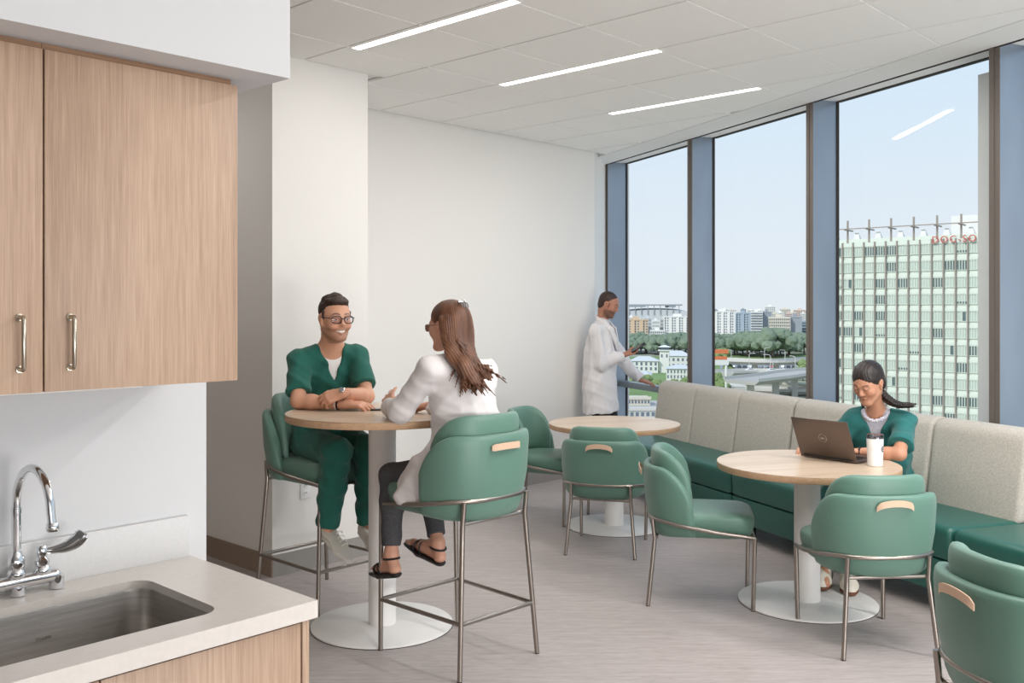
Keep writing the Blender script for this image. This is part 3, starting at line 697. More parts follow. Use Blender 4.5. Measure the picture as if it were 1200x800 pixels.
def folds(waves, amp, seed=0):
    rs = np.random.RandomState(seed); ph = rs.rand(len(waves), 4)*6.28
    def f(P):
        d = np.zeros(len(P)); w2 = rs.randn(3)*6
        for (k, a), p in zip(waves, ph):
            kk = V(k); arg = P @ kk+p[0]+0.9*np.sin(P @ (kk[[1, 2, 0]]*0.25)+p[1])+0.9*np.sin(P[:, 2]*9+P[:, 0]*7+p[2]); m = 0.5+0.5*np.sin(P @ w2+p[3])
            d += a*(0.35+0.65*m)*((0.5+0.5*np.sin(arg))**2.2-0.3)
        return -d*amp
    return f
def skin_mat(name):
    t = NT(name); at = t.n('Attribute'); at.attribute_name = 'tint'; t.l(at.outputs['Color'], t.b.inputs['Base Color'])
    t.b.inputs['Roughness'].default_value = 0.5; t.b.inputs['Subsurface Weight'].default_value = 0.08; t.b.inputs['Subsurface Radius'].default_value = (0.01, 0.004, 0.002)
    return t.m
M['skin'] = skin_mat('skin')
M['scrub'] = mat('dark_teal_scrub_cotton', (24, 96, 84), 0.85, bump=0.3, bscale=500, var=0.06, vscale=8, sheen=0.15)
M['scrub2'] = mat('teal_scrub_cotton', (34, 108, 106), 0.85, bump=0.3, bscale=500, var=0.06, vscale=8, sheen=0.15)
M['coat'] = mat('white_cotton_coat', (224, 219, 219), 0.85, bump=0.25, bscale=350)
M['tee_w'] = mat('white_undershirt', (238, 236, 234), 0.9, bump=0.3, bscale=500)
M['lilac'] = mat('pale_lilac_blouse', (214, 212, 222), 0.9, rgb2=(186, 186, 200), vscale=120)
M['shirt_grey'] = mat('light_grey_shirt', (200, 200, 205), 0.85)
M['hair_dark'] = mat('dark_brown_hair', (42, 28, 22), 0.5, rgb2=(66, 44, 34), vscale=60, bump=0.6, bscale=300)
M['hair_black'] = mat('near_black_hair', (30, 23, 22), 0.42, rgb2=(46, 36, 33), vscale=60, bump=0.5, bscale=300)
M['hair_brown'] = mat('chestnut_hair', (74, 44, 30), 0.42, rgb2=(126, 84, 60), vscale=9, stretch=(3, 3, 0.35), bump=0.5, bscale=160)
M['trouser_dark'] = mat('charcoal_patterned_trousers', (56, 56, 60), 0.85, rgb2=(84, 84, 88), vscale=260, detail=1)
M['trouser_black'] = mat('black_trousers', (30, 30, 34), 0.8)
M['eye_w'] = mat('eye_white', (232, 228, 224), 0.2)
M['iris'] = mat('brown_iris', (48, 30, 22), 0.15)
M['teeth'] = mat('teeth', (240, 236, 228), 0.3)
M['frame_blk'] = mat('dark_glasses_frame', (38, 24, 26), 0.3)
M['shoe_w'] = mat('cream_sneaker', (222, 216, 204), 0.6, bump=0.3, bscale=300)
M['shoe_grey'] = mat('grey_sneaker_panel', (168, 164, 160), 0.6)
M['sole'] = mat('white_rubber_sole', (226, 222, 216), 0.6)
M['sole_br'] = mat('brown_rubber_sole', (112, 72, 54), 0.6)
M['sandal'] = mat('black_sandal_leather', (26, 22, 24), 0.5)
M['screen'] = mat('dark_glass_screen', (14, 15, 18), 0.08)
M['laptop'] = mat('bronze_grey_aluminium', (112, 100, 94), 0.38, metal=0.75)
M['silver'] = mat('silver_metal', (196, 196, 198), 0.25, metal=1.0)

def frame(f, up=(0, 0, 1)):
    """columns: right, forward, up"""
    f = nrm(f); r = nrm(np.cross(f, V(up))); u = np.cross(r, f); return np.stack([r, f, u], 1)
class Head:
    def __init__(s, c, f, pitch=0.0, roll=0.0, k=1.0):
        M0 = frame(V(f[0], f[1], 0)); r, fw, u = M0[:, 0], M0[:, 1], M0[:, 2]; cp, sp = math.cos(pitch), math.sin(pitch)
        f2, u2 = fw*cp-u*sp, u*cp+fw*sp; cr, sr = math.cos(roll), math.sin(roll); r3, u3 = r*cr-u2*sr, u2*cr+r*sr
        s.M = np.stack([r3, f2, u3], 1); s.c = V(c); s.k = k
    def p(s, x, y, z): return s.c+s.M @ (V(x, y, z)*s.k)
    def loc(s, P): return ((P-s.c) @ s.M)/s.k
    def T(s): 
        m = Matrix([[*(s.M[i]*s.k), s.c[i]] for i in range(3)]+[[0, 0, 0, 1]]); return m
def head_field(F, H, smile=0.0, female=False, lid=0.0):
    k = H.k; e = lambda c, r, kk=0.02, op='u': F.ell(H.p(*c), V(r)*k, H.M, kk*k, op); cn = lambda a, b, ra, rb, kk=0.02, **kw: F.cone(H.p(*a), H.p(*b), ra*k, rb*k, kk*k, **kw)
    e((0, -0.018, 0.034), (0.073, 0.092, 0.082)); e((0, 0.022, 0.004), (0.062, 0.066, 0.080), 0.03)
    e((0, 0.026, -0.042), (0.052, 0.056, 0.060), 0.03)
    jw = 0.047 if female else 0.052
    for g in (-1, 1):
        cn((g*jw, -0.008, -0.050), (g*0.020, 0.066, -0.094), 0.018, 0.014, 0.03); e((g*0.036, 0.056, -0.022), (0.022, 0.022, 0.020), 0.025)
        cn((g*0.012, 0.083, 0.024), (g*0.042, 0.070, 0.022), 0.0085, 0.008, 0.012)
    e((0, 0.074, -0.094), (0.020, 0.015, 0.015), 0.022)
    for g in (-1, 1): e((g*0.031, 0.094, 0.003), (0.0165, 0.015, 0.0105), 0.010, 's')
    cn((0, 0.080, 0.018), (0, 0.101, -0.018), 0.0075, 0.0095, 0.010); e((0, 0.098, -0.024), (0.0095, 0.010, 0.008), 0.008)
    for g in (-1, 1):
        e((g*0.0105, 0.090, -0.026), (0.0075, 0.009, 0.006), 0.006)
        F.path([H.p(g*(0.014+0.0115*0), 0.0865, 0.009), H.p(g*0.030, 0.0905, 0.0125), H.p(g*0.045, 0.079, 0.006)], [0.003*k, 0.0036*k, 0.003*k], 0.005*k)
        F.path([H.p(g*0.018, 0.085, -0.004), H.p(g*0.031, 0.0875, -0.0065), H.p(g*0.043, 0.079, -0.002)], [0.0025*k, 0.003*k, 0.0025*k], 0.006*k)
    for g in (-1, 1): e((g*0.031, 0.0765, 0.0120-0.0075*lid), (0.0140, 0.0138, 0.0085), 0.003)
    w = 0.023+0.006*smile; up = 0.006*smile
    F.path([H.p(-w, 0.074, -0.056+up), H.p(-0.008, 0.0865, -0.0535), H.p(0, 0.0875, -0.0550), H.p(0.008, 0.0865, -0.0535), H.p(w, 0.074, -0.056+up)], [0.003*k, 0.0048*k, 0.0045*k, 0.0048*k, 0.003*k], 0.006*k)
    F.path([H.p(-w*0.9, 0.072, -0.060+up), H.p(0, 0.0855, -0.0665-0.004*smile), H.p(w*0.9, 0.072, -0.060+up)], [0.003*k, 0.0058*k, 0.003*k], 0.007*k)
    if smile:
        for g in (-1, 1): e((g*0.040, 0.062, -0.034), (0.017, 0.017, 0.016), 0.015)
        F.path([H.p(-w*0.82, 0.0775, -0.0575+up*0.7), H.p(0, 0.0905, -0.0610), H.p(w*0.82, 0.0775, -0.0575+up*0.7)], [0.0026*k, 0.0062*k, 0.0026*k], 0.003*k, op='s')
    for g in (-1, 1):
        e((g*0.074, -0.008, -0.004), (0.0075, 0.017, 0.029), 0.008); e((g*0.080, -0.010, 0.006), (0.006, 0.018, 0.020), 0.006); e((g*0.0835, -0.003, 0.002), (0.004, 0.008, 0.012), 0.004, 's')
        cn((g*0.074, 0.002, -0.028), (g*0.075, 0.0, -0.034), 0.005, 0.004, 0.006)
def face_tint(H, base, lip, beard=0.0, extra=None, brow=(60, 40, 32)):
    b = V(s2l(base)); lp = V(s2l(lip)); br = V(s2l(brow))
    def f(P):
        L = H.loc(P); x, y, z = L[:, 0], L[:, 1], L[:, 2]; n = len(P); c = np.tile(b, (n, 1))
        def blend(w, col): c[:] = c*(1-w[:, None])+V(col)*w[:, None]
        near = (np.abs(x) < 0.1) & (np.abs(y) < 0.13) & (np.abs(z) < 0.14)
        rosy = np.exp(-(((np.abs(x)-0.04)/0.02)**2+((z+0.03)/0.02)**2))*(y > 0.03)*near*0.25; blend(rosy, b*V(1.05, 0.72, 0.68))
        lipw = np.clip(1.5-np.sqrt((x/0.023)**2+((z+0.060)/0.0095)**2)*1.5, 0, 1)*(y > 0.069)*near; blend(lipw*0.85, lp)
        zb = 0.0275+0.004*np.sin(np.clip((np.abs(x)-0.012)/0.036, 0, 1)*PI)
        bw = np.clip(1-np.abs(z-zb)/0.0052, 0, 1)**0.5*np.clip((np.abs(x)-0.009)/0.005, 0, 1)*np.clip((0.052-np.abs(x))/0.008, 0, 1)*(y > 0.04)*near; blend(bw*0.9, br)
        lash = np.clip(1-np.abs(z-0.0075-0.0035*(1-((np.abs(x)-0.031)/0.016)**2))/0.0028, 0, 1)*(np.abs(np.abs(x)-0.031) < 0.017)*(y > 0.06)*near; blend(lash*0.75, br*0.6)
        if beard:
            j = np.clip((-0.034-z)/0.012, 0, 1)*np.clip((y+0.012)/0.02, 0, 1)*(z > -0.125)*near; j = np.maximum(j, np.clip(1-np.abs(z+0.042)/0.008, 0, 1)*(np.abs(x) < 0.026)*(y > 0.07)*near)
            blend(j*beard*(1-lipw), V(s2l((92, 66, 54))))
        if extra is not None: extra(P, c, blend)
        return c
    return f
def eyes(H, parent, look=(0, -0.3), k=1.0, sink=0.0):
    for g in (-1, 1):
        mb = MB(); T = H.T()
        mb.sphere((g*0.031, 0.0755-sink, 0.0025), (0.0125, 0.0125, 0.0115), 18, 12, mi=0, T=T)
        ix, iz = g*0.031+look[0]*0.006, 0.0025+look[1]*0.006
        mb.sphere((ix, 0.0835-sink, iz), (0.0058, 0.0052, 0.0058), 14, 8, mi=1, T=T)
        mb.build('eye', [M['eye_w'], M['iris']], parent)
def hand(F, w, d, n, side, curl=(0.3, 0.3, 0.3, 0.3), spread=0.12, thumb=0.5, s=1.0, tc=0.3):
    """w wrist, d towards the fingers, n out of the back of the hand, side = which way the thumb is along d x n"""
    w, d = V(w), nrm(d); n = nrm(V(n)-d*(V(n) @ d)); l = np.cross(d, n)*side
    K = []
    for i, (lx, ly) in enumerate(((0.030, 0.086), (0.0105, 0.090), (-0.009, 0.086), (-0.027, 0.078))):
        kp = w+d*ly*s+l*lx*s; K.append(kp); F.cone(w+l*lx*s*0.45+d*0.006, kp, 0.0155*s, 0.0115*s, 0.012*s)
    F.cone(w-d*0.02, w+d*0.02, 0.021*s, 0.019*s, 0.015*s, flat=n, ff=1.3)
    for i, (kp, L_) in enumerate(zip(K, (0.072, 0.080, 0.075, 0.060))):
        dd = nrm(d+l*spread*(1.0-i*0.66)); p = kp; a = 0.0; nn_ = n
        for j, (sg, r0, r1) in enumerate(((0.45, 0.0098, 0.0086), (0.30, 0.0086, 0.0077), (0.25, 0.0077, 0.0062))):
            a += curl[i]*(1.0 if j else 0.8); v = dd*math.cos(a)-nn_*math.sin(a); q = p+v*L_*sg*s; F.cone(p, q, r0*s, r1*s, 0.004 if j else 0.007); p = q
    tb = w+d*0.022*s+l*0.022*s-n*0.004; td = nrm(d*0.75+l*thumb-n*tc); t1 = tb+td*0.040*s; t2 = t1+nrm(td+d*0.35-n*tc*0.5)*0.030*s; t3 = t2+nrm(td*0.6+d*0.8-n*tc)*0.024*s
    F.path([tb, t1, t2, t3], [0.015*s, 0.0115*s, 0.0098*s, 0.0078*s], 0.012*s)
def torso(F, J, g=0.0, k=0.05, sh=True, s=1.0, belly=0.0, chest=0.0, low=True):
    hp, nk, sr, sl_ = V(J['hip']), V(J['neck']), V(J['shR']), V(J['shL']); up = nrm(nk-hp); r = nrm(sr-sl_); f = np.cross(up, r); Mt = np.stack([r, nrm(f), nrm(np.cross(r, f))], 1); J['M'] = Mt
    L_ = np.linalg.norm(nk-hp); ax = lambda t, y=0: hp+(nk-hp)*t+Mt[:, 1]*y
    wr, wl = V(J['hipR']), V(J['hipL']); hr = nrm(wr-wl); Mh = np.stack([hr, nrm(np.cross(V(0, 0, 1), hr)), V(0, 0, 1)], 1)
    F.ell(ax(0.62), V(0.155*s+g, 0.110*s+g+chest, 0.185*s+g*0.5), Mt, k); F.ell(ax(0.34), V(0.142*s+g+belly, 0.108*s+g+belly, 0.17+g), Mt, k)
    if low: F.ell(ax(0.04), V(0.165*s+g, 0.118*s+g, 0.12+g), Mh, k)
    if sh:
        c = ax(0.83)
        for q in (sr, sl_): F.cone(c, q, 0.072*s+g*0.6, 0.046*s+g*0.7, 0.03); F.cone(ax(1.0), q+(nk-q)*0.12, 0.040*s+g*0.5, 0.034*s+g*0.6, 0.03)
def limbs(F, J, g=0.0, arms=True, legs=True, s=1.0):
    for S in 'RL':
        if arms:
            F.path([J['sh'+S], J['el'+S]], [(0.046*s+g), (0.038*s+g)], 0.03); a, b = V(J['el'+S]), V(J['wr'+S]); F.path([a, a+(b-a)*0.3, b], [0.039*s+g, 0.040*s+g, 0.0245*s+g], 0.02)
        if legs:
            hp, kn, an = V(J['hip'+S]), V(J['kn'+S]), V(J['an'+S]); F.path([hp, kn], [0.082*s+g, 0.056*s+g], 0.04); F.path([kn, kn+(an-kn)*0.35, an], [0.055*s+g, 0.052*s+g, 0.034*s+g], 0.03)
def bounds(J, m=0.14, keys=None, extra=()):
    P = np.array([V(v) for k_, v in J.items() if k_ != 'M' and (keys is None or k_ in keys)]+[V(e_) for e_ in extra]); return P.min(0)-m, P.max(0)+m
def neckp(F, J, H, r=0.052): F.path([V(J['neck'])-V(0, 0, 0.02), H.p(0, -0.028, -0.070), H.p(0, -0.022, -0.03)], [r+0.008, r*H.k, r*H.k], 0.03)
def vcut(F, J, depth, wide, y0=-0.01, top=0.10):
    """V shaped neck opening, cut from the front"""
    Mt = J['M']; nk = V(J['neck'])
    def f(X, Y, Z, D):
        px, py, pz = X-nk[0], Y-nk[1], Z-nk[2]; x, y, z = [px*Mt[0, i]+py*Mt[1, i]+pz*Mt[2, i] for i in range(3)]
        w = wide*(z+depth)/depth; d = np.maximum(np.maximum((np.abs(x)-w)*0.85, -(y-y0)), z-top*9); h = np.maximum(0.006-np.abs(D+d), 0)/0.006
        return (np.maximum(D, -d)+h*h*0.0015).astype(np.float32)
    F.func(f, nk-0.3, nk+0.3)
def wrist_band(name, w, d, r, wd, m, parent, z=0.0):
    d = Vector(nrm(d)); q = d.to_track_quat('Z', 'Y').to_matrix().to_4x4(); T = Matrix.Translation(Vector(w)) @ q
    return MB().lathe([(r-0.002, -wd/2), (r, -wd/2), (r+0.001, 0), (r, wd/2), (r-0.002, wd/2)], (0, 0, 0), 24, T).build(name, m, parent)
def glasses(H, parent, m, r=(0.024, 0.018), t=0.0022, rim=True):
    T = H.T(); fr = MB(); ln = MB(); y = 0.101
    for g in (-1, 1):
        ring = []
        for i in range(28):
            a = 2*PI*i/28; ca, sa = math.cos(a), math.sin(a); ring.append(T @ Vector((g*0.033+r[0]*math.copysign(abs(ca)**0.7, ca), y-0.006*abs(math.copysign(abs(ca)**0.7, ca)*g*0.5+0.5)*1, 0.002+r[1]*math.copysign(abs(sa)**0.7, sa))))
        if rim: fr.tube(ring, t, 6, closed=True)
        ln.add(ring, [tuple(range(28))])
        fr.tube([T @ Vector(p) for p in ((g*(0.033+r[0]), y-0.006, 0.008), (g*0.072, 0.078, 0.010), (g*0.079, 0.0, 0.010), (g*0.078, -0.012, 0.002))], t*0.9, 6)
    fr.tube([T @ Vector(p) for p in ((-0.010, y-0.001, 0.006), (0, y+0.002, 0.008), (0.010, y-0.001, 0.006))], t, 6)
    o = fr.build('glasses', m, parent); ln.build('lens', M['lens'], o, smooth=False); return o
def shoe(parent, an, toe, up, m_up, m_sole, low=0.075, name='sneaker', ln=0.27):
    """an ankle, toe = tip of the shoe at sole level, up = out of the foot"""
    an, toe, up = V(an), V(toe), nrm(up); d = toe-an; d = nrm(d-up*(d @ up)); r = np.cross(d, up)
    sole = toe-up*0.0; heel = toe-d*ln; lo = np.minimum(np.minimum(heel, toe), an)-0.09; hi = np.maximum(np.maximum(heel, toe), an)+0.09
    F = Field(lo, hi, 0.0035); B = lambda f, u_, x=0: heel+d*f*ln+up*u_+r*x
    F.cone(B(0.18, 0.04), B(0.62, 0.036), 0.040, 0.043, 0.02); F.cone(B(0.62, 0.034), B(0.84, 0.026), 0.046, 0.036, 0.03); F.cone(B(0.16, 0.05), an+up*0.01, 0.040, 0.040, 0.03)
    F.cone(B(0.30, 0.075), B(0.62, 0.055), 0.026, 0.024, 0.02); F.cut(B(0, 0.018), -up, 0.004); F.cut(an+up*0.025, up+d*0.15, 0.004)
    o = F.mesh(name, m_up, parent); F2 = Field(lo, hi, 0.0035)
    F2.cone(B(0.16, 0.014), B(0.62, 0.014), 0.038, 0.045, 0.02); F2.cone(B(0.62, 0.014), B(0.84, 0.018), 0.047, 0.037, 0.02); F2.cut(B(0, 0.024), up, 0.003); F2.cut(B(0, 0.0), -up, 0.003)
    F2.mesh('sole', m_sole, o)
    lc = MB()
    for i in range(4):
        f = 0.42+0.085*i; h = 0.098-0.0088*i
        lc.tube([Vector(B(f, h-0.016, -0.022)), Vector(B(f+0.01, h-0.001, -0.008)), Vector(B(f+0.01, h-0.001, 0.008)), Vector(B(f, h-0.016, 0.022))], 0.0028, 6)
    lc.build('laces', M['tee_w'], o)
    return o
def strands(F, paths, r0, r1, k=0.006):
    for P in paths:
        P = [V(p) for p in P]; C = catmull([Vector(p) for p in P], 3); n = len(C)
        F.path([V(c) for c in C], [r0*(1-i/(n-1))**0.7+r1 for i in range(n)], k)

def person(label, loc):
    t = thing('person', label, 'person', loc); return t
rs = np.random.RandomState(3)
# ---------------------------------------------------------------- 1: seated man in green scrubs (world coordinates, parent at origin)
def man_scrubs():
    t = person('smiling seated man with dark glasses and green scrubs, arms folded on the bar table', (0, 0, 0))
    J = dict(hip=(-1.05, 5.35, 0.885), neck=(-0.985, 5.19, 1.415), hipR=(-1.13, 5.31, 0.88), hipL=(-0.965, 5.40, 0.88), knR=(-0.915, 4.99, 0.865), knL=(-0.76, 5.10, 0.86),
             anR=(-0.975, 5.03, 0.45), anL=(-0.775, 5.13, 0.44), shR=(-1.14, 5.12, 1.338), shL=(-0.85, 5.24, 1.355), elR=(-1.115, 4.985, 1.137), elL=(-0.775, 5.10, 1.15), wrR=(-0.865, 4.925, 1.125), wrL=(-0.862, 4.90, 1.185))
    H = Head((-0.948, 5.12, 1.562), (0.56, -0.83), pitch=0.05, k=1.04)
    lo, hi = bounds(J, 0.13, extra=[H.p(0, 0, 0.13), (-0.70, 4.9, 1.13)])
    F = Field(lo, hi, 0.0042); torso(F, J); limbs(F, J); neckp(F, J, H, 0.054); head_field(F, H, smile=1.0)
    hand(F, J['wrR'], (0.97, -0.02, -0.03), (0.05, -0.2, 1), -1, (0.25, 0.35, 0.4, 0.5), thumb=0.6)
    hand(F, J['wrL'], (-0.93, -0.12, -0.28), (-0.1, -0.75, 0.6), 1, (0.5, 0.6, 0.65, 0.7), thumb=0.5)
    F.mesh('body', M['skin'], t, face_tint(H, (214, 160, 132), (176, 96, 88), beard=0.45))
    eyes(H, t, (0.1, -0.1), sink=0.001)
    T = H.T(); th = MB(); ring = []
    for i in range(9):
        f = -1+2*i/8; x = 0.024*f; y = 0.0868-0.0125*f*f; z = -0.0585+0.0045*f*f; h = 0.0058*math.sqrt(max(0.05, 1-f*f))
        ring.append([T @ Vector((x, y, z-h)), T @ Vector((x, y+0.0012, z-h)), T @ Vector((x, y+0.0012, z+h)), T @ Vector((x, y, z+h))])
    th.loft(ring).build('teeth', M['teeth'], t)
    # scrub top
    F = Field(*bounds(J, 0.15, ['hip', 'neck', 'shR', 'shL', 'hipR', 'hipL']), 0.0055)
    torso(F, J, 0.020, belly=0.012)
    for S in 'RL':
        a, b = V(J['sh'+S]), V(J['el'+S]); e_ = a+(b-a)*(0.80 if S == 'R' else 0.74); F.cone(a-V(0, 0, 0.008), e_, 0.058, 0.066, 0.03, cb=True)
    F.cone(V(J['hip'])+V(0, 0, 0.0), V(J['hip'])-V(0, 0, 0.06), 0.15, 0.16, 0.05, cb=True)
    J['M'] = J['M']; vcut(F, J, 0.160, 0.064, -0.03)
    F.cut(V(J['neck'])+V(0, 0, 0.030), (0, 0, 1), 0.01, J['neck'], 0.12)
    F.disp(folds([((36, 14, 56), 1), ((-50, 20, 30), 0.9), ((70, 40, -20), 0.5)], 0.0065, 3)); F.mesh('scrub_top', M['scrub'], t)
    # crew neck undershirt
    F = Field(V(J['neck'])-0.22, V(J['neck'])+0.13, 0.0045); torso(F, J, 0.005); F.func(lambda X, Y, Z, D: np.maximum(D, np.sqrt((X-J['neck'][0]-0.03)**2+(Y-J['neck'][1]+0.07)**2+(Z-J['neck'][2]+0.09)**2)-0.115).astype(np.float32)); F.cut(V(J['neck'])+V(0.01, -0.02, -0.012), (0.14, -0.26, 1), 0.004); F.cut(V(J['neck'])-V(0, 0, 0.2), (0, 0, -1)); F.mesh('undershirt', M['tee_w'], t)
    F = Field(*bounds(J, 0.13, ['hipR', 'hipL', 'knR', 'knL', 'anR', 'anL']), 0.0055); torso(F, J, 0.010, sh=False); F.cut(V(J['hip'])+V(0, 0, 0.10), (0, 0, 1))
    for S in 'RL':
        hp, kn, an = V(J['hip'+S]), V(J['kn'+S]), V(J['an'+S]); e_ = kn+(an-kn)*0.93; F.path([hp, kn], [0.100, 0.076], 0.04); F.cone(kn, kn+(e_-kn)*0.5, 0.076, 0.070, 0.03); F.cone(kn+(e_-kn)*0.5, e_, 0.070, 0.058, 0.02, cb=True)
    F.disp(folds([((30, 30, 50), 1), ((14, -40, 60), 0.8), ((60, 20, 10), 0.6)], 0.010, 5)); F.mesh('scrub_trousers', M['scrub'], t)
    shoe(t, V(J['anR'])-V(0, 0, 0.01), (-0.825, 4.895, 0.305), (0.35, -0.3, 0.85), M['shoe_w'], M['sole'])
    shoe(t, V(J['anL'])-V(0, 0, 0.01), (-0.665, 5.005, 0.295), (0.33, -0.3, 0.85), M['shoe_w'], M['sole'])
    # hair
    F = Field(H.c-0.17, H.c+0.17, 0.0032); e_ = lambda c, r, kk=0.02, op='u': F.ell(H.p(*c), V(r), H.M, kk, op)
    e_((0, -0.022, 0.046), (0.079, 0.094, 0.082)); e_((0, 0.03, 0.092), (0.060, 0.050, 0.022), 0.02)
    for _ in range(70):
        a, b = rs.rand()*2*PI, rs.rand()*1.0; e_((0.066*math.cos(a)*math.sin(b)*1.1, -0.01+0.085*math.sin(a)*math.sin(b), 0.046+0.072*math.cos(b)), (0.012+0.006*rs.rand(),)*3, 0.008)
    for g in (-1, 1): F.cone(H.p(g*0.072, 0.018, 0.035), H.p(g*0.072, 0.014, -0.008), 0.008, 0.005, 0.01)
    e_((0, 0.108, -0.018), (0.078, 0.068, 0.074), 0.01, 's'); 
    for g in (-1, 1): e_((g*0.085, 0.0, -0.02), (0.02, 0.03, 0.036), 0.008, 's')
    F.cut(H.p(0, -0.06, -0.055), H.M @ V(0, 0.5, -1), 0.01)
    F.disp(lambda P: -0.0022*np.sin(P[:, 0]*420+3*np.sin(P[:, 2]*150))*np.sin(P[:, 1]*400+2*np.sin(P[:, 0]*170))*np.sin(P[:, 2]*380)); F.mesh('hair', M['hair_dark'], t)
    glasses(H, t, M['frame_blk'], (0.0245, 0.0185), 0.0026)
    w = V(J['wrL']); d = nrm(V(J['elL'])-w); wb = wrist_band('watch', w+d*0.008, d, 0.0305, 0.014, M['silver'], t)
    MB().lathe([(0.001, 0), (0.015, 0), (0.016, 0.004), (0.013, 0.007), (0.001, 0.007)], (0, 0, 0), 20, Matrix.Translation(Vector(w+d*0.008+V(-0.01, -0.024, 0.018))) @ Vector((-0.1, -0.75, 0.6)).to_track_quat('Z', 'Y').to_matrix().to_4x4()).build('watch_case', M['silver'], wb)
    w = V(J['wrR']); d = nrm(V(J['elR'])-w); wrist_band('black_wristband', w+d*0.03, d, 0.031, 0.008, M['black'], t); wrist_band('white_wristband', w+d*0.042, d, 0.0315, 0.006, M['tee_w'], t)
    MB().sphere((0, 0, 0), 0.003, T=H.T() @ Matrix.Translation((0.079, -0.002, -0.036))).build('earring', M['silver'], t)
    return t
man_scrubs()
# ---------------------------------------------------------------- 2: woman in white jacket, seen from behind
def woman_jacket():
    t = person('seated woman with long brown hair and white jacket, her back to us', (0, 0, 0))
    J = dict(hip=(-0.195, 4.475, 0.88), neck=(-0.252, 4.44, 1.385), hipR=(-0.135, 4.545, 0.87), hipL=(-0.26, 4.40, 0.87), knR=(-0.44, 4.80, 0.83), knL=(-0.575, 4.59, 0.815),
             anR=(-0.357, 4.60, 0.49), anL=(-0.568, 4.50, 0.462), shR=(-0.122, 4.50, 1.322), shL=(-0.375, 4.345, 1.345), elR=(-0.215, 4.72, 1.135), elL=(-0.515, 4.43, 1.145), wrR=(-0.42, 4.79, 1.13), wrL=(-0.60, 4.655, 1.14))
    H = Head((-0.298, 4.455, 1.535), (-0.80, 0.60), pitch=0.10, k=0.98)
    F = Field(*bounds(J, 0.13, extra=[H.p(0, 0, 0.13), (-0.62, 4.76, 1.17), (-0.53, 4.75, 0.45), (-0.66, 4.66, 0.35)]), 0.0042)
    torso(F, J, s=0.88); limbs(F, J, s=0.86); neckp(F, J, H, 0.045); head_field(F, H, female=True)
    hand(F, J['wrL'], (-0.15, 0.75, 0.45), (-0.5, -0.2, 0.7), 1, (0.15, 0.2, 0.3, 0.4), s=0.9, spread=0.3)
    hand(F, J['wrR'], (-0.9, 0.1, 0.0), (0, 0.1, 1), 1, (0.3,)*4, s=0.9)
    for S, toe, up in (('R', V(-0.505, 4.745, 0.472), V(-0.25, 0.3, 0.9)), ('L', V(-0.668, 4.635, 0.362), V(-0.1, 0.1, 0.98))):
        an = V(J['an'+S]); hl = an+V(0.012, -0.02, -0.062) if S == 'R' else an+V(0.02, -0.03, -0.06); mid = hl+(toe-hl)*0.55
        F.path([an, hl], [0.030, 0.026], 0.02); F.path([hl, mid, toe-(toe-hl)*0.12], [0.024, 0.030, 0.022], 0.02, flat=up, ff=1.25); F.path([an, mid+V(0, 0, 0.014)], [0.028, 0.022], 0.02)
        dd = nrm(toe-hl); rr = nrm(np.cross(dd, V(0, 0, 1)))
        for i in range(5): b_ = toe-dd*(0.025+0.004*abs(i-1))+rr*(0.030-0.0135*i)*(1 if S == 'L' else -1); F.cone(b_-dd*0.01, b_+dd*0.022, 0.0088-0.0008*i, 0.007-0.0006*i, 0.006)
    F.mesh('body', M['skin'], t, face_tint(H, (208, 156, 132), (170, 100, 90)))
    eyes(H, t, (0, -0.2))
    # jacket
    F = Field(*bounds(J, 0.17, ['hip', 'neck', 'shR', 'shL', 'elR', 'elL', 'wrL', 'wrR', 'hipR', 'hipL'], extra=[(-0.52, 4.45, 0.75)]), 0.0055); torso(F, J, 0.020, s=0.90, belly=0.016)
    for S in 'RL':
        a, b, c = V(J['sh'+S]), V(J['el'+S]), V(J['wr'+S]); F.cone(a-V(0, 0, 0.008), b, 0.054, 0.055, 0.03); F.cone(b, c+(b-c)*0.06, 0.055, 0.043, 0.025, cb=True)
    hp = V(J['hip']); F.cone(hp+V(0, 0, 0.05), hp-V(0.01, 0.0, 0.05), 0.165, 0.19, 0.05, cb=True)
    F.path([V(-0.30, 4.36, 0.93), V(-0.40, 4.40, 0.86), V(-0.475, 4.43, 0.80)], [0.11, 0.085, 0.06], 0.05); F.path([V(-0.36, 4.33, 0.85), V(-0.50, 4.37, 0.745)], [0.07, 0.04], 0.05, flat=(0.5, 0.85, 0.1), ff=1.9); F.path([V(-0.30, 4.31, 0.86), V(-0.44, 4.335, 0.752)], [0.06, 0.04], 0.05, flat=(0.5, 0.85, 0.1), ff=1.9)
    F.cut(V(-0.5, 4.4, 0.722), (0.1, 0, -1), 0.006)
    F.cut(V(J['neck'])+V(0.0, 0.0, 0.040), (0.1, -0.1, 1), 0.01, J['neck'], 0.10)
    F.disp(folds([((34, -20, 60), 1.0), ((-40, 40, 40), 0.8), ((66, 40, 10), 0.4), ((8, -8, 90), 0.4)], 0.009, 8)); F.mesh('white_jacket', M['coat'], t)
    F = Field(*bounds(J, 0.13, ['hipR', 'hipL', 'knR', 'knL', 'anR', 'anL']), 0.005)
    for S in 'RL':
        a, kn, an = V(J['hip'+S]), V(J['kn'+S]), V(J['an'+S]); e_ = kn+(an-kn)*0.90; F.path([a, kn], [0.084, 0.062], 0.04); F.path([kn, kn+(e_-kn)*0.4], [0.062, 0.056], 0.02); F.cone(kn+(e_-kn)*0.4, e_, 0.056, 0.044, 0.02, cb=True)
    F.disp(folds([((10, 10, 40), 1), ((20, -20, 20), 0.5)], 0.005, 2)); F.mesh('patterned_trousers', M['trouser_dark'], t)
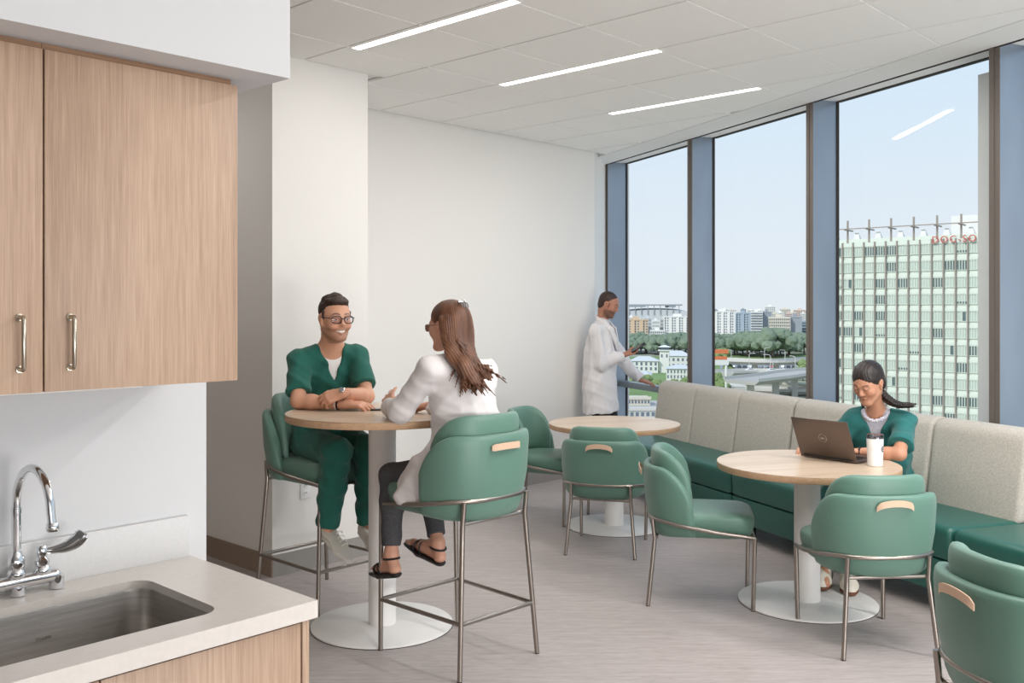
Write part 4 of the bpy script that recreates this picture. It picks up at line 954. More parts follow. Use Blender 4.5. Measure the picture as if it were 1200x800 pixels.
    # sandals
    for S, toe, up in (('R', V(-0.505, 4.745, 0.472), V(-0.25, 0.3, 0.9)), ('L', V(-0.668, 4.635, 0.362), V(-0.1, 0.1, 0.98))):
        an = V(J['an'+S]); hl = an+V(0.012, -0.02, -0.062) if S == 'R' else an+V(0.02, -0.03, -0.06); dd = nrm(toe-hl); rr = nrm(np.cross(dd, V(0, 0, 1))); uu = np.cross(rr, dd); 
        Fs = Field(np.minimum(hl, toe)-0.09, np.maximum(hl, toe)+0.09, 0.004); Fs.path([hl-uu*0.012, hl+(toe-hl)*0.6-uu*0.016, toe-uu*0.01], [0.034, 0.040, 0.034], 0.02, flat=uu, ff=1.0)
        Fs.cut(hl-uu*0.020, uu, 0.004); Fs.cut(hl-uu*0.042, -uu-dd*0.05, 0.004); o = Fs.mesh('sandal', M['sandal'], t)
        st = MB()
        def band(c, ax_, n_, ra, rb, w_):
            ring = []
            for i in range(25):
                a_ = 2*PI*i/24; ring.append(Vector(c+ax_*ra*math.cos(a_)+n_*rb*math.sin(a_)))
            st.tube(ring[:-1], w_, 6, closed=True)
        c1 = hl+(toe-hl)*0.68; band(c1-uu*0.002, rr, uu, 0.038, 0.026, 0.0055); c2 = hl+(toe-hl)*0.50; band(c2, rr, nrm(uu+dd*0.2), 0.036, 0.036, 0.0045)
        band(an-V(0, 0, 0.02)-dd*0.002, rr, dd, 0.036, 0.040, 0.0055); st.tube([Vector(c1+uu*0.026), Vector(c2+uu*0.040), Vector(an+dd*0.036-V(0, 0, 0.02))], 0.0055, 6)
        st.build('strap', M['sandal'], o)
    # long hair
    F = Field(H.c-V(0.16, 0.25, 0.32), H.c+V(0.28, 0.16, 0.16), 0.0031); e_ = lambda c, r, kk=0.02, op='u': F.ell(H.p(*c), V(r)*H.k, H.M, kk, op)
    e_((0, -0.020, 0.044), (0.083, 0.100, 0.083)); e_((0, -0.06, -0.03), (0.074, 0.060, 0.10), 0.04)
    P = []
    C_ = V(H.c)
    F.path([H.p(0, -0.055, -0.02), C_+V(0.062, -0.085, -0.12), C_+V(0.105, -0.125, -0.185), C_+V(0.135, -0.150, -0.225)], [0.080, 0.074, 0.062, 0.040], 0.03, flat=(0.45, -0.80, 0.35), ff=2.3)
    for i in range(95):
        a = -1.55+3.1*rs.rand(); rr = 0.082; st_ = (rr*math.sin(a), -0.030-rr*0.85*math.cos(a), 0.01+0.03*rs.rand()); x = st_[0]; L_ = 0.175+0.05*rs.rand()+0.035*(1-abs(a)/1.5)
        s1 = H.p(*st_); s2 = H.p(x*0.95, st_[1]-0.004, -0.09); 
        s3 = V(s2)*0.5+0.5*(V(H.c)+V(0.075+0.03*rs.randn(), -0.115+0.012*rs.randn(), -0.15)); s4 = V(H.c)+V(0.125+0.045*rs.randn(), -0.150+0.012*rs.randn(), -L_-0.045+0.02*rs.randn())
        P.append([s1, s2, s3, s4])
    for i in range(9): s2 = H.p(0.03*rs.randn(), -0.10, -0.08); P.append([H.p(0, -0.09, 0), s2, V(H.c)+V(0.13+0.01*i/3, -0.125, -0.16-0.006*i), V(H.c)+V(0.20+0.012*rs.rand(), -0.12, -0.185-0.008*i+0.01*rs.rand())])
    strands(F, P, 0.0075, 0.0022, 0.014)
    e_((0, 0.098, -0.030), (0.080, 0.082, 0.105), 0.01, 's'); e_((-0.09, 0.012, -0.028), (0.028, 0.034, 0.05), 0.01, 's')
    F.disp(lambda Q: np.where(H.loc(Q)[:, 2] > -0.07, -0.0012*np.sin(np.arctan2(*(H.loc(Q)[:, :2]+V(0, 0.03)).T)*60), -0.0016*np.sin((Q[:, 0]*0.85+Q[:, 1]*0.5+Q[:, 2]*0.45)*480+3*np.sin(Q[:, 2]*30)))); F.mesh('hair', M['hair_brown'], t)
    T = H.T(); cl = MB()
    cl.tube([T @ Vector(p) for p in ((-0.025, -0.095, 0.105), (0, -0.104, 0.108), (0.025, -0.095, 0.105))], 0.006, 8, smooth=3)
    for x in (-0.02, -0.007, 0.007, 0.02): cl.tube([T @ Vector((x, -0.098, 0.112)), T @ Vector((x, -0.112, 0.097)), T @ Vector((x, -0.118, 0.08))], 0.0028, 6)
    cl.build('hair_clip', M['silver'], t)
    glasses(H, t, M['frame_blk'], (0.023, 0.017), 0.0014)
woman_jacket()
# ---------------------------------------------------------------- 3: standing man in a lab coat
def man_coat():
    t = person('standing man in a long white lab coat looking at a phone by the window', (0, 0, 0))
    J = dict(hip=(0.835, 9.13, 0.93), neck=(0.865, 9.145, 1.475), hipR=(0.80, 9.05, 0.92), hipL=(0.87, 9.20, 0.92), knR=(0.86, 9.00, 0.50), knL=(0.95, 9.18, 0.50), anR=(0.83, 8.97, 0.085), anL=(0.93, 9.20, 0.085),
             shR=(0.79, 8.985, 1.405), shL=(0.925, 9.30, 1.405), elR=(0.835, 8.96, 1.10), elL=(1.07, 9.36, 1.12), wrR=(1.065, 8.99, 1.185), wrL=(1.265, 9.40, 0.915))
    H = Head((0.925, 9.13, 1.655), (0.92, -0.38), pitch=0.42, k=1.0)
    F = Field(*bounds(J, 0.13, extra=[H.p(0, 0, 0.13), (1.2, 9.0, 1.2), (1.4, 9.42, 0.87), (1.05, 8.9, 0.05)]), 0.0045)
    torso(F, J); limbs(F, J); neckp(F, J, H, 0.050); head_field(F, H, lid=0.8)
    hand(F, J['wrR'], (0.95, 0.05, 0.22), (-0.15, 0.25, -0.95), 1, (0.35, 0.45, 0.5, 0.55), thumb=0.7, tc=0.2)
    hand(F, J['wrL'], (0.88, 0.20, -0.28), (0.2, -0.25, 0.95), -1, (0.12, 0.15, 0.18, 0.2), spread=0.2)
    for S in 'RL':
        an = V(J['an'+S]); F.path([an, an+V(0.15, -0.05, -0.04)], [0.035, 0.03], 0.02)
    def ex(P, c, blend):
        L = H.loc(P); w = np.clip(np.minimum((L[:, 2]-0.030-0.25*np.maximum(0, L[:, 1]-0.03))/0.01, 1), 0, 1)*(L[:, 1] < 0.078)
        blend(np.clip(w, 0, 1)*0.0, V(0, 0, 0))
    F.mesh('body', M['skin'], t, face_tint(H, (176, 122, 98), (140, 84, 78), beard=0.75, brow=(40, 28, 24)))
    eyes(H, t, (0, -0.6), sink=0.0015)
    F = Field(H.c-0.16, H.c+0.16, 0.0035); e_ = lambda c, r, kk=0.02, op='u': F.ell(H.p(*c), V(r), H.M, kk, op)
    e_((0, -0.020, 0.037), (0.0755, 0.0945, 0.0845)); e_((0, 0.112, -0.012), (0.080, 0.066, 0.080), 0.004, 's'); F.ell(H.p(0, -0.055, -0.02), V(0.062, 0.048, 0.060), H.M, 0.03); e_((0, 0.112, -0.012), (0.080, 0.066, 0.080), 0.004, 's'); F.cut(H.p(0, -0.06, -0.072), H.M @ V(0, 0.45, -1), 0.01)
    for g in (-1, 1): e_((g*0.085, 0.002, -0.022), (0.02, 0.03, 0.038), 0.006, 's'); F.cone(H.p(g*0.068, 0.024, 0.02), H.p(g*0.066, 0.022, -0.03), 0.005, 0.003, 0.006)
    F.mesh('hair', M['hair_dark'], t)
    # grey shirt
    F = Field(V(J['hip'])-0.28, V(J['neck'])+0.2, 0.0055); torso(F, J, 0.008); nk = V(J['neck'])
    F.cone(nk+V(0, 0, 0.0), nk+V(0.02, -0.01, 0.052), 0.066, 0.062, 0.01, cb=True); F.cut(nk+V(0.02, 0, 0.05), (0.1, 0, 1)); F.mesh('grey_shirt', M['shirt_grey'], t)
    # lab coat
    F = Field(*bounds(J, 0.20, ['hip', 'neck', 'shR', 'shL', 'elR', 'elL', 'wrR', 'wrL'], extra=[(0.85, 9.1, 0.62)]), 0.006); torso(F, J, 0.022, belly=0.024)
    hp = V(J['hip']); Mt = J['M']
    F.path([hp+V(0, 0, 0.25), hp+V(0.0, -0.01, -0.06), hp+V(0.02, -0.02, -0.36)], [0.170, 0.200, 0.225], 0.05, flat=Mt[:, 1], ff=1.30)
    for S in 'RL':
        a, b, c = V(J['sh'+S]), V(J['el'+S]), V(J['wr'+S]); F.cone(a-V(0, 0, 0.01), b, 0.060, 0.062, 0.03); F.cone(b, c+(b-c)*0.10, 0.062, 0.052, 0.03, cb=True)
    F.cut(hp-V(0, 0, 0.295), (0.08, 0, -1), 0.006); vcut(F, J, 0.26, 0.065, 0.0); F.cut(nk+V(0, 0, 0.055), (-0.2, 0, 1), 0.01, nk, 0.12)
    # open front: a slit down the middle
    def slit(X, Y, Z, D):
        px, py, pz = X-nk[0], Y-nk[1], Z-nk[2]; x, y, z = [px*Mt[0, i]+py*Mt[1, i]+pz*Mt[2, i] for i in range(3)]
        w = 0.006+0.02*np.clip((-z-0.5)/0.3, 0, 1); return np.maximum(D, -np.maximum(np.maximum(np.abs(x+0.01)-w, -(y-0.11)), z+0.1)).astype(np.float32)
    F.func(slit)
    F.disp(folds([((44, 30, 5), 1.0), ((-30, 48, 8), 0.9), ((20, 14, 50), 0.35), ((70, -30, 4), 0.5)], 0.013, 4)); o = F.mesh('lab_coat', M['coat'], t)
    def cl_(x, z, y): return nk+Mt @ V(x, y, z)
    lp = Field(nk-0.32, nk+0.2, 0.005)
    for g in (-1, 1):
        lp.path([cl_(g*0.06, 0.045, -0.03), cl_(g*0.075, 0.01, 0.05), cl_(g*0.062, -0.06, 0.115), cl_(g*0.03, -0.16, 0.148), cl_(g*0.006, -0.25, 0.153)], [0.022, 0.026, 0.032, 0.026, 0.006], 0.01, flat=Mt[:, 1]+Mt[:, 0]*g*0.5, ff=3.2)
    lp.path([cl_(-0.06, 0.045, -0.03), cl_(0, 0.055, -0.065), cl_(0.06, 0.045, -0.03)], [0.022, 0.024, 0.022], 0.01, flat=Mt[:, 1], ff=2.5); lp.mesh('lapel', M['coat'], o)
    F = Field(*bounds(J, 0.13, ['hipR', 'hipL', 'knR', 'knL', 'anR', 'anL']), 0.006)
    for S in 'RL':
        a, kn, an = V(J['hip'+S]), V(J['kn'+S]), V(J['an'+S]); F.path([a, kn], [0.105, 0.078], 0.04); F.cone(kn, an+V(0, 0, 0.01), 0.076, 0.066, 0.03, cb=True)
    F.disp(folds([((20, 20, 20), 1)], 0.006, 1)); F.mesh('black_trousers', M['trouser_black'], t)
    for S in 'RL':
        an = V(J['an'+S]); shoe(t, an, an+V(0.19, -0.06, -0.083), (0, 0, 1), M['sandal'], M['black'], name='shoe')
    return J
man_coat()
ph = thing('phone', 'black smartphone held up by the standing man', 'phone', (1.188, 8.975, 1.252)); 
o = MB().box(-0.075, 0.075, -0.037, 0.037, -0.004, 0.004, 0.003).build('case', M['black'], ph); o2 = MB().box(-0.071, 0.071, -0.034, 0.034, 0.0042, 0.0046).build('screen', M['screen'], ph, smooth=False)
ph.rotation_euler = (0.25, -0.55, -0.15)
# ---------------------------------------------------------------- 4: woman at the laptop
def woman_laptop():
    t = person('woman in teal scrubs typing on the laptop, seated on the window sofa', (0, 0, 0))
    J = dict(hip=(2.265, 5.87, 0.58), neck=(2.145, 5.62, 1.015), hipR=(2.17, 5.90, 0.58), hipL=(2.35, 5.83, 0.58), knR=(1.90, 5.62, 0.53), knL=(2.06, 5.50, 0.53), anR=(1.815, 5.56, 0.10), anL=(1.925, 5.47, 0.10),
             shR=(2.03, 5.69, 0.955), shL=(2.275, 5.53, 0.965), elR=(1.90, 5.74, 0.80), elL=(2.165, 5.34, 0.805), wrR=(1.735, 5.685, 0.79), wrL=(2.0, 5.485, 0.797))
    H = Head((2.055, 5.515, 1.188), (-0.76, -0.65), pitch=0.48, k=0.99)
    F = Field(*bounds(J, 0.13, extra=[H.p(0, 0, 0.13), (1.65, 5.55, 0.8), (1.75, 5.40, 0.04)]), 0.0042)
    torso(F, J, s=0.92); limbs(F, J, s=0.92); neckp(F, J, H, 0.046); head_field(F, H, female=True, lid=0.9)
    hand(F, J['wrR'], (-0.35, -0.9, -0.05), (0, 0, 1), -1, (0.35, 0.35, 0.35, 0.35), s=0.92)
    hand(F, J['wrL'], (-0.80, 0.35, 0.02), (0.1, 0, 1), 1, (0.35, 0.4, 0.4, 0.45), s=0.92)
    for S in 'RL': an = V(J['an'+S]); F.path([an, an+V(-0.03, -0.11, -0.05)], [0.032, 0.026], 0.02)
    F.mesh('body', M['skin'], t, face_tint(H, (198, 144, 116), (158, 92, 82), brow=(48, 34, 30)))
    eyes(H, t, (0, -0.75), sink=0.0015)
    F = Field(*bounds(J, 0.16, ['hip', 'neck', 'shR', 'shL', 'hipR', 'hipL', 'elL', 'elR']), 0.0055); torso(F, J, 0.022, belly=0.014)
    for S in 'RL':
        a, b = V(J['sh'+S]), V(J['el'+S]); F.cone(a-V(0, 0, 0.008), a+(b-a)*0.76, 0.056, 0.068, 0.03, cb=True)
    vcut(F, J, 0.150, 0.070, -0.03); F.cut(V(J['neck'])+V(0, 0, 0.04), (0, 0.1, 1), 0.01, J['neck'], 0.12)
    F.disp(folds([((34, 40, 44), 1), ((-46, 20, 36), 0.8), ((14, 14, 74), 0.5)], 0.009, 6)); F.mesh('scrub_top', M['scrub2'], t)
    F = Field(V(J['neck'])-0.22, V(J['neck'])+0.13, 0.0045); torso(F, J, 0.008); F.cut(V(J['neck'])+V(-0.02, -0.04, 0.022), (-0.1, -0.25, 1), 0.004); F.cut(V(J['neck'])-V(0, 0, 0.19), (0, 0, -1)); o = F.mesh('lilac_blouse', M['lilac'], t)
    rf = MB(); Mt = J['M']; nk = V(J['neck'])
    for i in range(-7, 8):
        a = i*0.19; c = nk+Mt @ V(0.068*math.sin(a), 0.030+0.055*math.cos(a), 0.004+0.012*abs(math.sin(a))-0.012*math.cos(a)); rf.sphere(tuple(c), (0.011, 0.011, 0.010+0.003*(i % 2)), 8, 6)
    rf.build('ruffle_collar', M['lilac'], o)
    F = Field(*bounds(J, 0.13, ['hipR', 'hipL', 'knR', 'knL', 'anR', 'anL']), 0.006); torso(F, J, 0.008, sh=False); F.cut(V(J['hip'])+V(0, 0, 0.1), (0, 0, 1))
    for S in 'RL':
        a, kn, an = V(J['hip'+S]), V(J['kn'+S]), V(J['an'+S]); F.path([a, kn], [0.092, 0.072], 0.04); F.cone(kn, an+V(0, 0, 0.02), 0.072, 0.066, 0.03, cb=True)
    F.cut((0, 0, 0.474), (0, 0, -1), 0.0, (2.35, 5.98, 0.5), 0.2)
    F.disp(folds([((20, 20, 26), 1)], 0.007, 9)); F.mesh('scrub_trousers', M['scrub2'], t)
    for S, d in (('R', V(-0.055, -0.12, 0)), ('L', V(-0.035, -0.13, 0))):
        an = V(J['an'+S]); toe = an+d*1.15; toe[2] = 0.016; shoe(t, an-V(0, 0, 0.005), toe, (0, 0, 1), M['shoe_w'], M['sole_br'], ln=0.235)
    # hair: combed back, gathered low, lock falling forward on her right
    F = Field(H.c-V(0.16, 0.17, 0.22), H.c+V(0.26, 0.22, 0.15), 0.0036); e_ = lambda c, r, kk=0.02, op='u': F.ell(H.p(*c), V(r)*H.k, H.M, kk, op)
    e_((0, -0.020, 0.040), (0.083, 0.101, 0.088)); e_((0, -0.07, -0.03), (0.066, 0.045, 0.07), 0.03)
    e_((0, 0.120, -0.004), (0.069, 0.074, 0.086), 0.008, 's')
    for g in (-1, 1): e_((g*0.088, 0.004, -0.024), (0.022, 0.03, 0.038), 0.006, 's')
    P = []
    for i in range(34):
        o_ = V(0.012*rs.randn(), 0.012*rs.randn(), 0.010*rs.randn()); P.append([H.p(0.030, -0.075, 0.0)+o_*1.3, H.p(0.030, -0.085, -0.06)+o_*1.2, V(2.195, 5.50, 1.075)+o_, V(2.265+0.03*rs.rand(), 5.455, 1.068)+o_*0.9])
    for i in range(16):
        o_ = V(0.008*rs.randn(), 0.008*rs.randn(), 0.008*rs.randn()); P.append([H.p(0.066, -0.03, 0.0)+o_, H.p(0.072, -0.008, -0.06)+o_, H.p(0.062, 0.010, -0.11)+o_, H.p(0.055, 0.018, -0.145-0.01*rs.rand())+o_])
    for i in range(0):
        g = 1 if i % 2 else -1; q = (i//2)/22.0; x0 = 0.004+0.010*q; P2 = [(g*x0, 0.058-0.08*q, 0.100+0.018*math.sin(q*2.2)), (g*(0.044+0.014*q), 0.050-0.082*q, 0.080+0.018*q), (g*0.075, 0.012-0.068*q, 0.034+0.012*q), (g*0.066, -0.058-0.02*q, -0.02)]; P.append([H.p(*p_) for p_ in P2])
    strands(F, P, 0.0056, 0.0024, 0.006)
    pass
    F.disp(lambda Q: -0.0012*np.sin(np.abs(H.loc(Q)[:, 0])*520+H.loc(Q)[:, 2]*160+2*np.sin(H.loc(Q)[:, 1]*40))+0.003*np.exp(-(H.loc(Q)[:, 0]/0.003)**2)*(H.loc(Q)[:, 1] > -0.03)); F.mesh('hair', M['hair_black'], t)
    MB().sphere((0, 0, 0), 0.0035, T=H.T() @ Matrix.Translation((-0.080, -0.002, -0.036))).build('earring', M['silver'], t)
    w = V(J['wrR']); d = nrm(V(J['elR'])-w); wrist_band('watch', w+d*0.01, d, 0.028, 0.022, M['black'], t)
    w = V(J['wrL']); d = nrm(V(J['elL'])-w); wrist_band('dark_wristband', w+d*0.0, d, 0.028, 0.012, M['black'], t)
woman_laptop()
# ---------------------------------------------------------------- things on the tables
ZT = TR[2]
lt = thing('laptop', 'open bronze grey laptop on the low round table, lid towards us', 'laptop', (1.768, 5.355, ZT+0.0005), math.atan2(-0.78, 0.63))
# local x along the hinge, local y away from us (towards the woman)
MB().box(-0.178, 0.178, 0.004, 0.245, 0.004, 0.018, 0.004).build('base', M['laptop'], lt)
kb = MB()
for i in range(13):
    for j in range(5): kb.box(-0.160+0.0247*i, -0.160+0.0247*i+0.020, 0.045+0.022*j, 0.045+0.022*j+0.018, 0.018, 0.0195)
k_ = kb.build('keyboard', M['black'], lt, smooth=False); k_['kind'] = 'stuff'
MB().box(-0.05, 0.05, 0.17, 0.235, 0.0182, 0.0186).build('touchpad', M['screen'], lt, smooth=False)
TL = Matrix.Translation((0, 0.006, 0.018)) @ Matrix.Rotation(math.radians(24), 4, 'X')
ld = MB().box(-0.178, 0.178, -0.004, 0.003, 0.0, 0.238, 0.003, T=TL).build('lid', M['laptop'], lt)
MB().box(-0.172, 0.172, 0.003, 0.0036, 0.012, 0.232, T=TL).build('screen', M['screen'], ld, smooth=False)
MB().tube([(-0.15, 0.004, 0.016), (0.15, 0.004, 0.016)], 0.006, 10).build('hinge', M['black'], lt)
lg = MB(); ringp = [TL @ Vector((0.024*math.cos(2*PI*i/32), -0.0044, 0.122+0.024*math.sin(2*PI*i/32))) for i in range(32)]
lg.tube(ringp, 0.0011, 6, closed=True)
lw = 0.0011
def stroke(*P): lg.tube([TL @ Vector((-x if False else x, -0.0044, 0.122+z)) for x, z in P], lw, 6)
sx_ = 1
def X_(x): return x
stroke((-0.0155, -0.006), (-0.0155, 0.006), (-0.011, 0.006), (-0.0085, 0.003), (-0.0085, -0.003), (-0.011, -0.006), (-0.0155, -0.006))
stroke((-0.0065, 0.0), (0.0, 0.006)); stroke((-0.0065, 0.0), (0.0, -0.006)); stroke((-0.0045, 0.0), (0.001, 0.0))
stroke((0.003, 0.006), (0.003, -0.006), (0.008, -0.006)); stroke((0.011, 0.006), (0.011, -0.006), (0.016, -0.006))
lg.build('round_logo', M['silver'], ld)
tu = thing('tumbler', 'white insulated tumbler beside the laptop', 'tumbler', (1.962, 5.165, ZT+0.0005))
MB().lathe([(0.036, 0), (0.039, 0.003), (0.0425, 0.10), (0.0435, 0.150), (0.042, 0.153)], (0, 0, 0), 36).build('cup', M['white_metal'], tu)
MB().lathe([(0.043, 0.150), (0.045, 0.153), (0.045, 0.166), (0.042, 0.171), (0.02, 0.171), (0.018, 0.167), (0.001, 0.167)], (0, 0, 0), 36).build('lid', glass_mat('clear_lid', (0.75, 0.75, 0.78), 1.5), tu)
MB().lathe([(0.043, 0.148), (0.0445, 0.149), (0.0445, 0.153), (0.043, 0.154)], (0, 0, 0), 36).build('rim', M['silver'], tu)
em = MB(); ra_ = 0.0436
for (r0, r1, mi) in ((0.0, 0.016, 0), (0.007, 0.0095, 1)):
    ring0 = []; ring1 = []
    for i in range(24):
        a = 2*PI*i/24; 
        for rr, L_ in ((r0, ring0), (r1, ring1)):
            th_ = math.radians(-46)+rr*math.cos(a)/ra_; q_ = ra_+0.0004+0.0003*mi-0.0012*(1-(0.09+rr*math.sin(a))/0.15); L_.append((q_*math.cos(th_), q_*math.sin(th_), 0.095+rr*math.sin(a)))
    em.add(ring0+ring1, [(i, (i+1) % 24, 24+(i+1) % 24, 24+i) for i in range(24)], mi)
em.build('round_emblem', [mat('dark_emblem', (62, 60, 66), 0.5), M['tee_w']], tu, smooth=False)
pt = thing('phone', 'dark phone lying on the bar table by the man\'s hand', 'phone', (-0.665, 4.96, TB[2]+0.005), 0.25)
MB().box(-0.075, 0.075, -0.036, 0.036, -0.0045, 0.004, 0.003).build('case', M['black'], pt); MB().box(-0.071, 0.071, -0.033, 0.033, 0.0042, 0.0045).build('screen', M['screen'], pt, smooth=False)

# ================================================================ OUTSIDE: the city below (camera about ten storeys up)
GZ = -30.0
def far(px, D, z=GZ): return Vector(((px-600)/1120*D, D, z))
def gd(py): return (1.62-GZ)*1120/(py-361)            # distance of the ground seen at picture height py

E = dict(green=mat('city_ground', (146, 150, 120), 0.95, rgb2=(176, 174, 166), vscale=0.012, detail=6),  # distance haze is put into the pale ground and building colours
         grass=mat('park_grass', (118, 142, 86), 0.95, var=0.15, vscale=0.05), leaf=mat('tree_leaves_far', (106, 122, 104), 0.95, rgb2=(134, 148, 126), vscale=0.25, detail=4),  # far leaves paled and greyed in place of haze
         leaf2=mat('tree_leaves_near', (106, 128, 78), 0.95, rgb2=(146, 160, 108), vscale=0.4, detail=4), trunk=mat('tree_trunk', (112, 98, 84), 0.9),
         road=mat('road_concrete', (178, 174, 170), 0.9, var=0.06, vscale=0.05), asphalt=mat('parking_asphalt', (150, 150, 152), 0.9, var=0.08, vscale=0.1),
         conc=mat('pale_concrete', (206, 203, 198), 0.9), white=mat('white_render', (226, 225, 222), 0.8), tan=mat('sand_render', (208, 184, 158), 0.85),
         cream=mat('cream_render', (214, 206, 192), 0.85), bluegrey=mat('blue_grey_cladding', (160, 174, 188), 0.6), grey=mat('grey_cladding', (152, 158, 166), 0.7),
         dkglass=mat('far_window_glass', (110, 122, 134), 0.2), roof=mat('pale_metal_roof', (204, 206, 208), 0.5), pink=mat('salmon_render', (212, 190, 180), 0.85),
         orange=mat('orange_sign_face', (214, 120, 74), 0.6), mint=mat('pale_green_spandrel', (214, 222, 211), 0.45), mintw=mat('mint_tinted_glass', (188, 200, 190), 0.12),
         dkw=mat('dark_tinted_glass', (96, 112, 112), 0.1), bronze=mat('bronze_fin', (150, 138, 128), 0.6), signred=mat('red_sign_letters', (196, 92, 84), 0.6), water=mat('canal_water', (150, 168, 178), 0.1))
pl = MB(); pl.box(-3500, 4500, 30, 7500, GZ-2, GZ); g_ = pl.build('ground', E['green'], smooth=False); struct(g_, 'hazy city ground far below the windows', 'ground')
def patch(name, pts, m, z, label, cat):
    o = MB().prism([tuple(far(px, gd(py))[:2]) for px, py in pts], GZ-0.5, GZ+z).build(name, m, smooth=False); struct(o, label, cat); return o
patch('lawn', ((735, 446), (960, 432), (960, 414), (735, 418)), E['grass'], 0.12, 'green grass field in front of the trees', 'grass')
patch('parking_lot', ((846, 440), (960, 437), (960, 423), (842, 424)), E['asphalt'], 0.2, 'grey parking lot with rows of cars', 'parking lot')
patch('lower_lawn', ((735, 495), (868, 495), (862, 446), (735, 440)), E['grass'], 0.16, 'green verge below the villas', 'grass')
patch('yard', ((735, 520), (820, 520), (800, 470), (735, 470)), E['road'], 0.3, 'paved yard below the rail', 'yard')
# --- trees
def tree_mesh(seed, n=46, m='leaf'):
    r = np.random.RandomState(seed); bm = bmesh.new()
    for i in range(n):
        a, b = r.rand()*2*PI, math.acos(1-1.35*r.rand()); q = 0.55+0.38*r.rand(); c = Vector((q*math.cos(a)*math.sin(b)*0.9, q*math.sin(a)*math.sin(b)*0.9, 0.58+0.42*q*math.cos(b)))
        s_ = 0.20+0.13*r.rand(); mt = Matrix.Translation(c) @ Matrix.Diagonal((s_, s_, s_*0.75, 1)); ret = bmesh.ops.create_icosphere(bm, subdivisions=2, radius=1, matrix=mt)
        for v in ret['verts']: v.co += Vector(r.randn(3)*0.022)
    me = bpy.data.meshes.new('crown'); bm.to_mesh(me); bm.free(); me.materials.append(E[m]); return me
TM = {k: [tree_mesh(s_+q, 46, k) for q in range(3)] for k, s_ in (('leaf', 10), ('leaf2', 20))}
trunk_me = MB().tube([(0, 0, 0), (0.02, 0, 0.3), (0, 0.02, 0.6)], [0.06, 0.05, 0.03], 7).build('trunk', E['trunk']); _t = trunk_me; trunk_me = _t.data; bpy.data.objects.remove(_t)
tr_ = np.random.RandomState(11)
ORD = 'first second third fourth fifth sixth seventh eighth ninth tenth eleventh twelfth thirteenth fourteenth fifteenth sixteenth seventeenth eighteenth nineteenth twentieth twenty-first twenty-second'.split()
def tree(px, py, h_px, w=1.0, kind='leaf', label='', group='trees beyond the road'):
    D = gd(py); h = h_px*D/1120; t = thing('tree', label, 'tree', far(px, D), tr_.rand()*6, group); h *= 0.74; t.scale = (h*0.62*w, h*0.62*w, h)
    for nm, me in (('crown', TM[kind][tr_.randint(3)]), ('trunk', trunk_me)):
        o = bpy.data.objects.new(nm, me); COL.objects.link(o); o.parent = t
    return t
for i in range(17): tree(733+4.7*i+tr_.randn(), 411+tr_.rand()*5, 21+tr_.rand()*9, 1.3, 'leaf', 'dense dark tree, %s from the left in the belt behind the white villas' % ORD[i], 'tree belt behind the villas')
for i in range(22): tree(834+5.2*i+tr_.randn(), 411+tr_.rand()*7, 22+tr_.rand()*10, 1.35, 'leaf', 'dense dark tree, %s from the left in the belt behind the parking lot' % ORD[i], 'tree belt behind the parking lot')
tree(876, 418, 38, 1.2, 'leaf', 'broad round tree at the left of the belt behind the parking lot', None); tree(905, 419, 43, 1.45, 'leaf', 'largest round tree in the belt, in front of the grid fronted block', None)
for i, (px, py, h) in enumerate(((747, 452, 17), (757, 450, 14), (770, 455, 13), (790, 452, 10), (800, 455, 12), (806, 450, 11), (740, 440, 13), (783, 462, 11))): tree(px, py, h, 1.4, 'leaf2', 'light green low tree %s' % ('below the left villa', 'between the villa and the small white house', 'under the lantern tower', 'before the long white house', 'at the right end of the long white house', 'against the right mullion by the villas', 'beside the left mullion under the villa', 'nearest the rail')[i], 'low trees around the villas')
for i, (px, py, h) in enumerate(((838, 456, 24), (845, 462, 20), (941, 446, 22), (948, 442, 26), (853, 440, 16), (846, 426, 22))): tree(px, py, h, 1.2, 'leaf2', 'light green tree %s' % ('at the left mullion below the orange sign', 'just left of the sign pole foot', 'at the right end of the ramps', 'cut by the right mullion beside the ramps', 'behind the sign pole', 'behind the orange sign')[i], 'trees beside the highway ramps')
